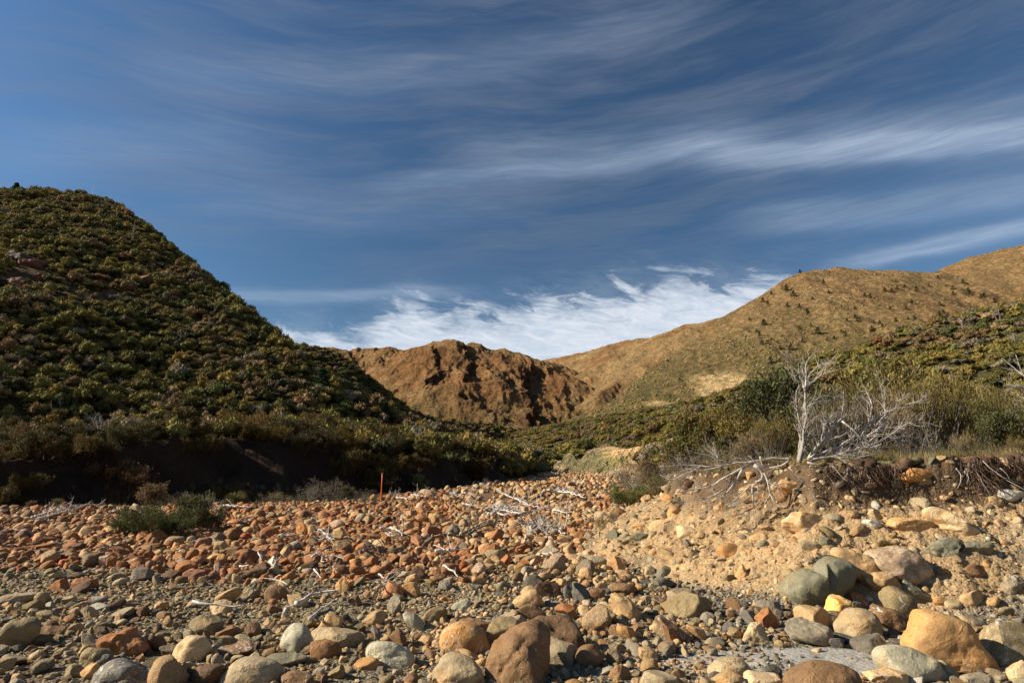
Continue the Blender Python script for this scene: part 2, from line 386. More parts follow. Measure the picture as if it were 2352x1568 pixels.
C_S = [RP([(1035, 776, 1180), (1010, 830, 1120), (960, 850, 1050), (900, 880, 960)]), RP([(1060, 785, 1190), (1075, 850, 1100), (1110, 910, 1000), (1150, 945, 930), (1195, 982, 860)]),
       RP([(1155, 797, 1220), (1200, 860, 1130), (1225, 900, 1060), (1240, 960, 960)]), RP([(850, 880, 900), (960, 895, 840), (1040, 915, 800), (1110, 940, 770), (1180, 978, 740)]), RP([(800, 799, 1260), (790, 840, 1150), (820, 890, 1000)]), RP([(1245, 824, 1280), (1290, 870, 1180), (1330, 900, 1100)])]
D_R = RP([(1100, 840, 1900), (1240, 826, 1800), (1300, 816, 1750), (1360, 803, 1650), (1420, 784, 1550), (1500, 771, 1450), (1545, 757, 1350), (1575, 742, 1300), (1605, 741, 1280), (1645, 730, 1250), (1750, 700, 1250), (1900, 680, 1250)])
D_S = [RP([(1575, 742, 1300), (1520, 800, 1200), (1430, 860, 1080), (1370, 905, 980)]), RP([(1420, 784, 1550), (1380, 840, 1380), (1330, 880, 1250)]), RP([(1645, 730, 1250), (1600, 800, 1100), (1500, 870, 950)])]
E_R = RP([(1400, 930, 560), (1500, 845, 620), (1600, 778, 680), (1660, 730, 700), (1710, 702, 705), (1750, 680, 710), (1800, 645, 715), (1850, 622, 720), (1920, 615, 730), (1990, 619, 740), (2045, 617, 735), (2080, 625, 730), (2150, 623, 730), (2210, 640, 730), (2270, 662, 730), (2352, 692, 730), (2600, 740, 740)])
E_S = [RP([(1920, 615, 730), (1880, 720, 640), (1820, 800, 540), (1750, 880, 440)]), RP([(2045, 617, 735), (2060, 700, 640), (2080, 780, 540)]), RP([(1750, 680, 710), (1700, 790, 600), (1600, 880, 500)])]
F_R = RP([(2000, 700, 1150), (2100, 645, 1150), (2160, 618, 1150), (2200, 600, 1150), (2230, 589, 1150), (2300, 571, 1150), (2360, 556, 1150), (2500, 520, 1180), (2700, 520, 1200)])
F_S = [RP([(2300, 571, 1150), (2270, 640, 1050), (2220, 690, 950)]), RP([(2500, 520, 1180), (2400, 620, 1020)])]
G_R = RP([(1225, 988, 520), (1300, 975, 470), (1400, 958, 400), (1500, 944, 345), (1600, 928, 300), (1700, 908, 260), (1800, 872, 235), (1900, 838, 215), (2000, 800, 200), (2080, 768, 190), (2150, 750, 180), (2250, 724, 170), (2352, 706, 165), (2600, 640, 160), (3000, 600, 160)])
G_S = RP([(1290, 1040, 150), (1340, 1026, 118), (1400, 1018, 108), (1440, 1024, 100), (1500, 1010, 98), (1600, 985, 100)])
def under(x, y, z, pts, dv=0):
    """keep a slope below the skyline it is known to have"""
    q = [(p[0]/p[1], (p[2]-CAMZ)/p[1]) for p in pts]; q.sort()
    lim = CAMZ+y*(np.interp(x/y, [a for a, b in q], [b for a, b in q])-dv/1568)
    return np.where(z > lim, lim-.35*(z-lim), z)
def hA(x, y):
    h, d = ridge(x, y, A_R, .50, 7, kr=1.6)
    h = h+fbm2(x/22, y/22, 4, 41)*4*sstep(4, 60, d)+fbm2(x/60+.3, y/60, 2, 43)*5*sstep(20, 90, d)
    return under(x, y, h, A_R)
def hB(x, y):
    h, d = ridge(x, y, B_R, .46, 9, kr=2.2); return under(x, y, h+fbm2(x/25, y/25, 4, 45)*5*sstep(4, 60, d), B_R)
def multi(x, y, main, spurs, k, ks, seed, amp, sc, rk=1.0, skr=1.0, gl=.35):
    h, d = ridge(x, y, main, k, 8)
    for s in spurs:
        h2, d2 = ridge(x, y, s, ks, 6, kr=skr)
        h = np.where(h2 > h, h2, h); d = np.minimum(d, d2+15)
    w = sstep(3, 90, d)
    wx = x+18*fbm2(x/70, y/140, 3, seed+21)
    return h+amp*(.7*fbm2(x/sc, y/sc, 4, seed)+gl*ridged2(wx/sc*2.0, y/sc*.42, 4, seed+9, .55)-.2)*w+fbm2(x/22, y/22, 4, seed+5)*2.2+ridged2(x/9, y/14, 3, seed+6)*.8+ridged2(wx/17, y/60, 3, seed+7)*rk-rk*.4+ridged2(wx/40, y/150, 3, seed+3)*3.0*sstep(0, 40, d)-2.0
CLIFFS = [[(1000, 800), (996, 818), (1007, 850), (983, 879)], [(1058, 792), (1066, 802), (1080, 837), (1072, 872)], [(1150, 850), (1163, 863), (1167, 898)], [(1200, 845), (1207, 875), (1206, 903), (1222, 947), (1233, 980)],
          [(1060, 905), (1100, 928), (1145, 951), (1207, 984)], [(795, 800), (803, 812), (816, 842)], [(870, 815), (872, 840)], [(1110, 805), (1118, 830)], [(1260, 870), (1268, 900)]]
def cliffs(x, y, z):
    u, v = proj(x, y, z); best = np.zeros_like(z); msk = np.zeros_like(z)
    nz = 13*fbm2(x/16, y/30, 4, 57)+7*fbm2(x/5, y/9, 3, 58)
    for k, c in enumerate(CLIFFS):
        vv = [p[1] for p in c]; uu = [p[0] for p in c]; du = (u-np.interp(v, vv, uu))*y/1568+nz
        win = sstep(vv[0]-6, vv[0]+8, v)*sstep(vv[-1]+8, vv[-1]-8, v); A = (13, 14, 9, 18, 9, 8, 6, 6, 7)[k]; W = (28, 26, 18, 42, 40, 20, 12, 12, 16)[k]
        best = np.maximum(best, A*win*np.exp(-np.maximum(du, 0)/W)*sstep(-2, 5, du)); msk = np.maximum(msk, win*sstep(-14, -2, du)*sstep(W*1.1, W*.5, du))
    return best, msk
def hC0(x, y): return under(x, y, multi(x, y, C_R, C_S[:0]+C_S[4:], .46, .46, 51, 15, 95, 2.4, 2.0, .30), C_R, -3)
def hC(x, y): z = hC0(x, y); return z-cliffs(x, y, z)[0]
def c_C(X, Y, Z):
    c = hillcol(hC, 52, 25, 125, 1.0, .85)(X, Y, Z); m = cliffs(X, Y, Z)[1]*sstep(-.5, .1, fbm2(X/9, Y/14, 3, 59)); return lerp(c, (.16, .075, .04), m*.7)*np.array((1.0, .92, .86))
def hD(x, y): return under(x, y, multi(x, y, D_R, D_S, .50, .50, 55, 26, 150, 2.0, 1.3, .3), D_R, -3)
def hE(x, y): return under(x, y, multi(x, y, E_R, E_S, .46, .36, 61, 16, 110, 1.8, 1.0, .25), E_R+RP([(1280, 975, 500), (1220, 1000, 500)]), -3)
def hF(x, y): return multi(x, y, F_R, F_S, .55, .5, 65, 22, 140)
def hG(x, y):
    h, d = ridge(x, y, G_R, .33, 14, kl=1.3); h = under(x, y, h, G_R); h = h+fbm2(x/18, y/18, 3, 71)*4*sstep(4, 40, d)
    h2, d2 = ridge(x, y, G_S, 1.05, 2.0); h2 = h2+1.5*ridged2(x/5, y/5, 3, 73)*sstep(.5, 4, d2)-.4
    return np.maximum(h, h2)
def grid_mesh(name, T, Y, zf, cf, mat, cull=-6, grit=None):
    TT, YY = np.meshgrid(T, Y); X = TT*YY; Z = zf(X, YY)
    C = cf(X, YY, Z)
    nu, nv = len(T), len(Y)
    idx = np.arange(nu*nv).reshape(nv, nu)
    F = np.stack([idx[:-1, :-1], idx[:-1, 1:], idx[1:, 1:], idx[1:, :-1]], -1).reshape(-1, 4)
    zz = Z.ravel()
    F = F[zz[F].max(1) > cull]
    used = np.zeros(nu*nv, bool); used[F.ravel()] = True
    remap = np.cumsum(used)-1
    V = np.stack([X.ravel(), YY.ravel(), zz], 1)[used]; F = remap[F]; C = C.reshape(-1, 3)[used]
    o = mk(name, V, F, mat, C)
    o['kind'] = 'structure'
    return o
def lerp(a, b, t): return np.asarray(a)*(1-t[..., None])+np.asarray(b)*t[..., None]
def tt(u): return (u-1176)/1568/math.cos(PITCH)
def c_left(X, Y, Z):
    n = fbm2(X/9, Y/9, 4, 81)*.5+.5
    c = lerp((.07, .058, .022), (.12, .075, .036), sstep(.35, .7, n))
    u, v = proj(X, Y, Z)
    scree = np.exp(-((u-230)/200)**2-((v-672-(u-230)*.10)/48)**2)+np.exp(-((u-60)/100)**2-((v-600)/40)**2)
    return lerp(c, (.20, .115, .062), np.clip(scree*1.4, 0, 1))
TAN = (.38, .225, .108); RUSTY = (.31, .155, .068); OLV = (.225, .155, .068); GRN = (.11, .10, .035); ROCKC = (.115, .055, .028)
def slope_of(zf, X, Y, e=4.0): return np.hypot(zf(X+e, Y)-zf(X-e, Y), zf(X, Y+e)-zf(X, Y-e))/(2*e)
def hillcol(zf, seed, zlo, zhi, rocky=.9, rustw=.5):
    def f(X, Y, Z):
        n = fbm2(X/60, Y/60, 5, seed); n2 = fbm2(X/18, Y/18, 4, seed+3)
        c = lerp(TAN, RUSTY, np.clip(sstep(-.25, .45, n)*rustw*1.5, 0, 1))
        g = np.clip(1-sstep(zlo, zhi, Z+n*35), 0, 1)
        c = lerp(c, OLV, np.clip(g*.85, 0, 1)); c = c*(1-0)+0
        c = c*(1-(np.clip(g-.45, 0, 1)*sstep(-.2, .4, n2))[..., None])+np.asarray(GRN)*(np.clip(g-.45, 0, 1)*sstep(-.2, .4, n2))[..., None]
        s = slope_of(zf, X, Y)
        r = sstep(rocky, rocky+.35, s+.25*n2)
        c = lerp(c, ROCKC, r)
        return c*(1+.25*n2[..., None])
    return f
def c_E(X, Y, Z):
    c = hillcol(hE, 62, 40, 150, 1.0, .35)(X, Y, Z)*np.array((.96, .97, .98))
    u, v = proj(X, Y, Z); nn = fbm2(X/12, Y/12, 3, 77)
    m = np.clip(2.2*np.exp(-(((u-1655-(v-885)*-.5)/(66))**2+((v-882)/31)**2)*(1+.6*nn))+1.3*np.exp(-((u-1512)/40)**2-((v-926)/8)**2)-.35, 0, 1)
    c = lerp(c, (.66, .43, .22), m)
    strk = np.exp(-((u-1930-(v-690)*1.1)/7)**2)*sstep(650, 665, v)*sstep(760, 730, v)
    return lerp(c, (.33, .20, .10), np.clip(strk*.8, 0, 1))
def c_G(X, Y, Z):
    n = fbm2(X/8, Y/8, 4, 83)*.5+.5
    c = lerp((.11, .10, .04), (.17, .135, .065), n)
    h2, d2 = ridge(X, Y, G_S, .85, 2.0)
    cl = sstep(13, 8, d2)*sstep(-6, -4, h2-hG0(X, Y))
    u, v = proj(X, Y, Z)
    oc = sstep(1370, 1400, u+8*fbm2(X/2, Y/2, 3, 5))
    cc = lerp((.36, .26, .15), (.64, .42, .20), oc)
    cc = cc*(1-(.5*oc*sstep(2.2, .8, Z+fbm2(X/2, Y/2, 2, 9)))[..., None])+np.array((.50, .42, .28))*(.5*oc*sstep(2.2, .8, Z+fbm2(X/2, Y/2, 2, 9)))[..., None]
    return lerp(c, cc*(.8+.4*n[..., None]), cl)
def hG0(x, y): return ridge(x, y, G_R, .33, 14)[0]
grid_mesh('left_hill', np.linspace(tt(-1100), tt(1330), 620), np.geomspace(45, 420, 420), hA, c_left, M_HILLG, -3)
grid_mesh('left_spur_hill', np.linspace(tt(300), tt(1330), 300), np.geomspace(200, 620, 180), hB, c_left, M_HILLG, -3)
grid_mesh('middle_mountain', np.linspace(tt(350), tt(1420), 640), np.geomspace(560, 1550, 420), hC, c_C, M_HILLG, -3)
grid_mesh('far_mountain', np.linspace(tt(1000), tt(2000), 460), np.geomspace(700, 2200, 300), hD, hillcol(hD, 56, 20, 120, .95, .85), M_HILLG, -3)
grid_mesh('brown_hill', np.linspace(tt(1150), tt(2700), 760), np.geomspace(300, 1000, 400), hE, c_E, M_HILLG, -3)
grid_mesh('far_ridge', np.linspace(tt(1950), tt(2800), 300), np.geomspace(750, 1500, 200), hF, hillcol(hF, 66, -50, 50, .9, .35), M_HILLG, -3)
grid_mesh('right_hill', np.linspace(tt(1180), tt(3300), 560), np.geomspace(60, 640, 420), hG, c_G, M_HILLG, -2)

def ground_col(X, Y, Z, rd, ld, bd):
    n = fbm2(X*.8, Y*.8, 4, 91)*.5+.5
    grey = lerp((.13, .115, .085), (.21, .19, .15), n)
    olive = lerp((.14, .115, .07), (.21, .175, .11), n)
    red = lerp((.12, .07, .04), (.22, .13, .07), n)
    w = np.clip((X+2.5)/4, 0, 1)
    c = olive*(1-w[..., None])+grey*w[..., None]
    rz = sstep(9.4, 11, Y+.12*X+.8*(n-.5))*sstep(.3, -.3, rd)
    c = c*(1-rz[..., None])+red*rz[..., None]
    ochre = lerp((.27, .175, .085), (.43, .295, .155), n)
    ob = sstep(-.15, .35, rd+.5*(n-.5))
    gb = sstep(5.2, 7.5, X+1.5*(n-.5))*sstep(1.9, .6, rd)               # greenish grey base at the right end
    ochre = ochre*(1-.7*gb[..., None])+np.array((.26, .25, .18))*.7*gb[..., None]
    c = c*(1-ob[..., None])+ochre*ob[..., None]
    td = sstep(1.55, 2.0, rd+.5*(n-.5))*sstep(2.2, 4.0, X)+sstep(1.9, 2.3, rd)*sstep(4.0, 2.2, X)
    c = c*(1-td[..., None])+lerp((.07, .045, .025), (.15, .10, .055), n)*td[..., None]  # dark turf soil, with the shade under the brow painted into the band
    tf = sstep(2.6, 3.2, rd)
    c = c*(1-tf[..., None])+lerp((.10, .085, .035), (.19, .14, .08), n)*tf[..., None]
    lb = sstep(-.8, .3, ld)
    c = c*(1-lb[..., None])+lerp((.022, .013, .008), (.050, .029, .017), n)*lb[..., None]  # left bank soil, darkened almost to black to paint in its shade
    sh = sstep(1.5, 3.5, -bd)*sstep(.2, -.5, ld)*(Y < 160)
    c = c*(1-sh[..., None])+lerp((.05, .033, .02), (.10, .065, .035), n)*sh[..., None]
    sand = sstep(1.1, .8, np.hypot((X-2.55)/1.25, (Y-6.05-.1*X)/.42)+.35*(n-.5))
    c = c*(1-sand[..., None])+np.array((.36, .34, .29))*sand[..., None]
    grit = np.clip(1-sand*.85-ob*.55, 0, 1)
    return c, grit
def build_ground():
    T = np.concatenate([np.linspace(-1.05, 1.05, 980)]); Y = np.concatenate([np.geomspace(2.6, 40, 760), np.geomspace(40.5, 420, 180)])
    TT, YY = np.meshgrid(T, Y); X = TT*YY
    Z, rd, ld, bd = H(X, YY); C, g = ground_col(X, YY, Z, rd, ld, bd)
    nu, nv = len(T), len(Y); idx = np.arange(nu*nv).reshape(nv, nu)
    F = np.stack([idx[:-1, :-1], idx[:-1, 1:], idx[1:, 1:], idx[1:, :-1]], -1).reshape(-1, 4)
    V = np.stack([X.ravel(), YY.ravel(), Z.ravel()], 1)
    # skirt out to the horizon and behind the camera
    n0 = len(V)
    border = np.concatenate([idx[0, :], idx[1:, -1], idx[-1, -2::-1], idx[-2:0:-1, 0]])
    bv = V[border].copy(); cen = np.array((0, 60.0)); dirs = bv[:, :2]-cen; dirs /= np.linalg.norm(dirs, axis=1)[:, None]
    rings = []; prev = border; CC = [C.reshape(-1, 3)]; G = [g.ravel()]
    for r, zz in ((0, 0), (500, -.5), (9000, -2)):
        if r == 0: continue
        nvx = np.c_[cen+dirs*r, np.full(len(bv), zz)]
        ids = np.arange(len(nvx))+len(V); V = np.r_[V, nvx]
        F = np.r_[F, np.stack([prev, np.roll(prev, -1), np.roll(ids, -1), ids], 1)[:, ::-1]]
        CC.append(np.tile((.16, .12, .06), (len(nvx), 1))); G.append(np.full(len(nvx), .5)); prev = ids
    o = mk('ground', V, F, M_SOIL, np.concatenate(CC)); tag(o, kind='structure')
    a = o.data.attributes.new('grit', 'FLOAT', 'POINT'); a.data.foreach_set('value', np.concatenate(G).astype(np.float32))
build_ground()
def hitv(u, v, lift=0.0, tmax=160):
    d = p2d(u, v); ys = np.geomspace(3.2, tmax, 2500)
    zz = H(ys*d.x/d.y, ys, True)[0]+lift; rz = CAMZ+d.z/d.y*ys
    k = np.where(rz <= zz)[0]
    Y = ys[k[0]] if len(k) else 45.0
    return d.x/d.y*Y, Y, CAMZ+d.z/d.y*Y
# ------------------------------------------------------------------ rocks
PAL = dict(cream=(.56, .43, .27), tan=(.47, .32, .17), orange=(.48, .28, .12), rust=(.35, .16, .065), brown=(.24, .145, .075), olive=(.255, .20, .11),
           grey=(.285, .25, .19), pgreen=(.42, .40, .31), dgrey=(.148, .132, .108), blue=(.185, .175, .155), white=(.60, .57, .51), pink=(.46, .335, .24),
           red=(.40, .12, .045), yellow=(.66, .45, .17), dbrown=(.13, .08, .045), purple=(.18, .15, .135), gtan=(.39, .315, .205), ggreen=(.225, .22, .16))
def rock_shape(seed, sub=3, kind='r', asp=(1, 1, 1)):
    V0, F = ico(sub); p = V0.copy(); r = np.random.RandomState(seed)
    n, lo, hi, am, am2 = dict(r=(8, .55, .90, .12, .04), d=(3, .8, .96, .05, .02), a=(8, .34, .68, .08, .035), f=(9, .5, .85, .10, .03), p=(10, .48, .8, .12, .06), x=(16, .45, .85, .16, .09))[kind]
    p = p+V0*(fbm3(V0+seed*.37, 1.1, 2, seed)*am*2.2)[:, None]
    for _ in range(n):
        nn = r.normal(size=3); nn /= np.linalg.norm(nn); dd = r.uniform(lo, hi)
        e = np.maximum(p@nn-dd, 0); p = p-nn*(e*(.97 if kind in 'axp' else .93))[:, None]
    p = p+V0*(fbm3(p+seed, 3.2, 3, seed+5)*am2*1.6)[:, None]
    if kind in 'ax': p = p+V0*(np.abs(fbm3(p+seed, 2.2, 2, seed+7))*am*.9)[:, None]
    if sub >= 3: p = p+V0*(fbm3(p+seed, 7.5, 3, seed+9, .6)*(.045 if kind in 'axp' else .022))[:, None]
    p = p*np.array(asp); p -= (p.max(0)+p.min(0))/2
    return p, F
def rotz(p, a):
    c, s = math.cos(a), math.sin(a); return np.c_[p[:, 0]*c-p[:, 1]*s, p[:, 0]*s+p[:, 1]*c, p[:, 2]]
def roty(p, a):
    c, s = math.cos(a), math.sin(a); return np.c_[p[:, 0]*c+p[:, 2]*s, p[:, 1], -p[:, 0]*s+p[:, 2]*c]
CROP = {1: (0, 1148.4, .3418), 2: (746.5, 1148.4, .3418), 3: (1493, 1091, .3652), 4: (1378, 717.8, .4141), 5: (574.2, 717.8, .3906), 7: (0, 861.3, .3906), 9: (1148.4, 918.7, .2441)}
def cv(c, x, y): o = CROP[c]; return o[0]+x*o[2], o[1]+y*o[2]
OUT = {
 'peak': '1075,1110 1100,1060 1200,990 1320,900 1390,890 1440,940 1480,1010 1500,1100 1490,1240 1100,1240',
 'heart': '848,720 870,640 930,580 1000,562 1035,600 1052,540 1080,512 1130,520 1200,560 1245,620 1228,700 1185,780 1110,820 1060,835 920,850 880,800',
 'huge': '1608,1010 1690,950 1700,890 1740,878 1830,890 1930,930 1990,990 2050,1050 2112,1150 2100,1220 2050,1250 1930,1220 1800,1150 1620,1090',
 'slab': '1440,1110 1490,1085 1600,1085 1700,1120 1800,1190 1858,1260 1850,1306 1700,1306 1480,1210 1445,1160',
 'pinkr': '1385,490 1480,455 1560,443 1640,480 1700,540 1735,590 1700,630 1600,652 1540,630 1450,570',
 'lean': '1145,445 1200,455 1300,490 1380,530 1415,590 1400,650 1360,660 1270,610 1190,550',
 'diag': '1725,235 1760,208 1830,215 1900,260 1980,310 2055,385 2040,410 1950,412 1890,370 1800,300',
 'sl1': '1470,740 1510,705 1580,720 1640,790 1700,860 1690,930 1650,950 1560,880 1480,800',
 'dome': '785,960 800,880 870,838 960,832 1040,870 1080,930 1100,1000 1040,1045 920,1062 820,1040',
 'dark': '1415,830 1500,800 1590,790 1660,830 1690,900 1720,980 1680,1030 1560,1050 1480,1000 1420,920',
 'pslab': '303,990 340,965 430,955 510,990 580,1060 585,1110 480,1112 390,1122 330,1080',
 'gdome': '1515,1210 1550,1120 1620,1075 1720,1065 1820,1090 1880,1150 1870,1250 1520,1250',
 'saddle': '1895,920 1920,870 1990,835 2050,850 2085,920 2090,1000 2075,1035 2010,995 1960,975 1900,950',
 'tall': '1925,640 1945,605 1990,650 2060,700 2130,760 2150,800 2100,822 2010,812 1960,760 1930,700',
 'flat1': '15,900 40,850 130,820 230,825 245,870 215,960 120,1008 30,990',
 'ridge': '672,1170 780,1080 850,1092 930,1150 1030,1230 1030,1260 680,1260',
 'tanr': '758,1120 830,1062 930,1065 1010,1110 1060,1180 1080,1250 780,1250',
 'cream': '1175,1010 1210,950 1290,920 1370,935 1385,1020 1330,1060 1240,1100 1180,1050',
 'oliv': '1168,960 1220,890 1310,853 1400,880 1450,950 1440,1010 1280,1052 1180,1000',
 'rustb': '690,940 740,900 800,905 860,860 910,900 960,920 985,1000 930,1050 780,1050 710,990'}
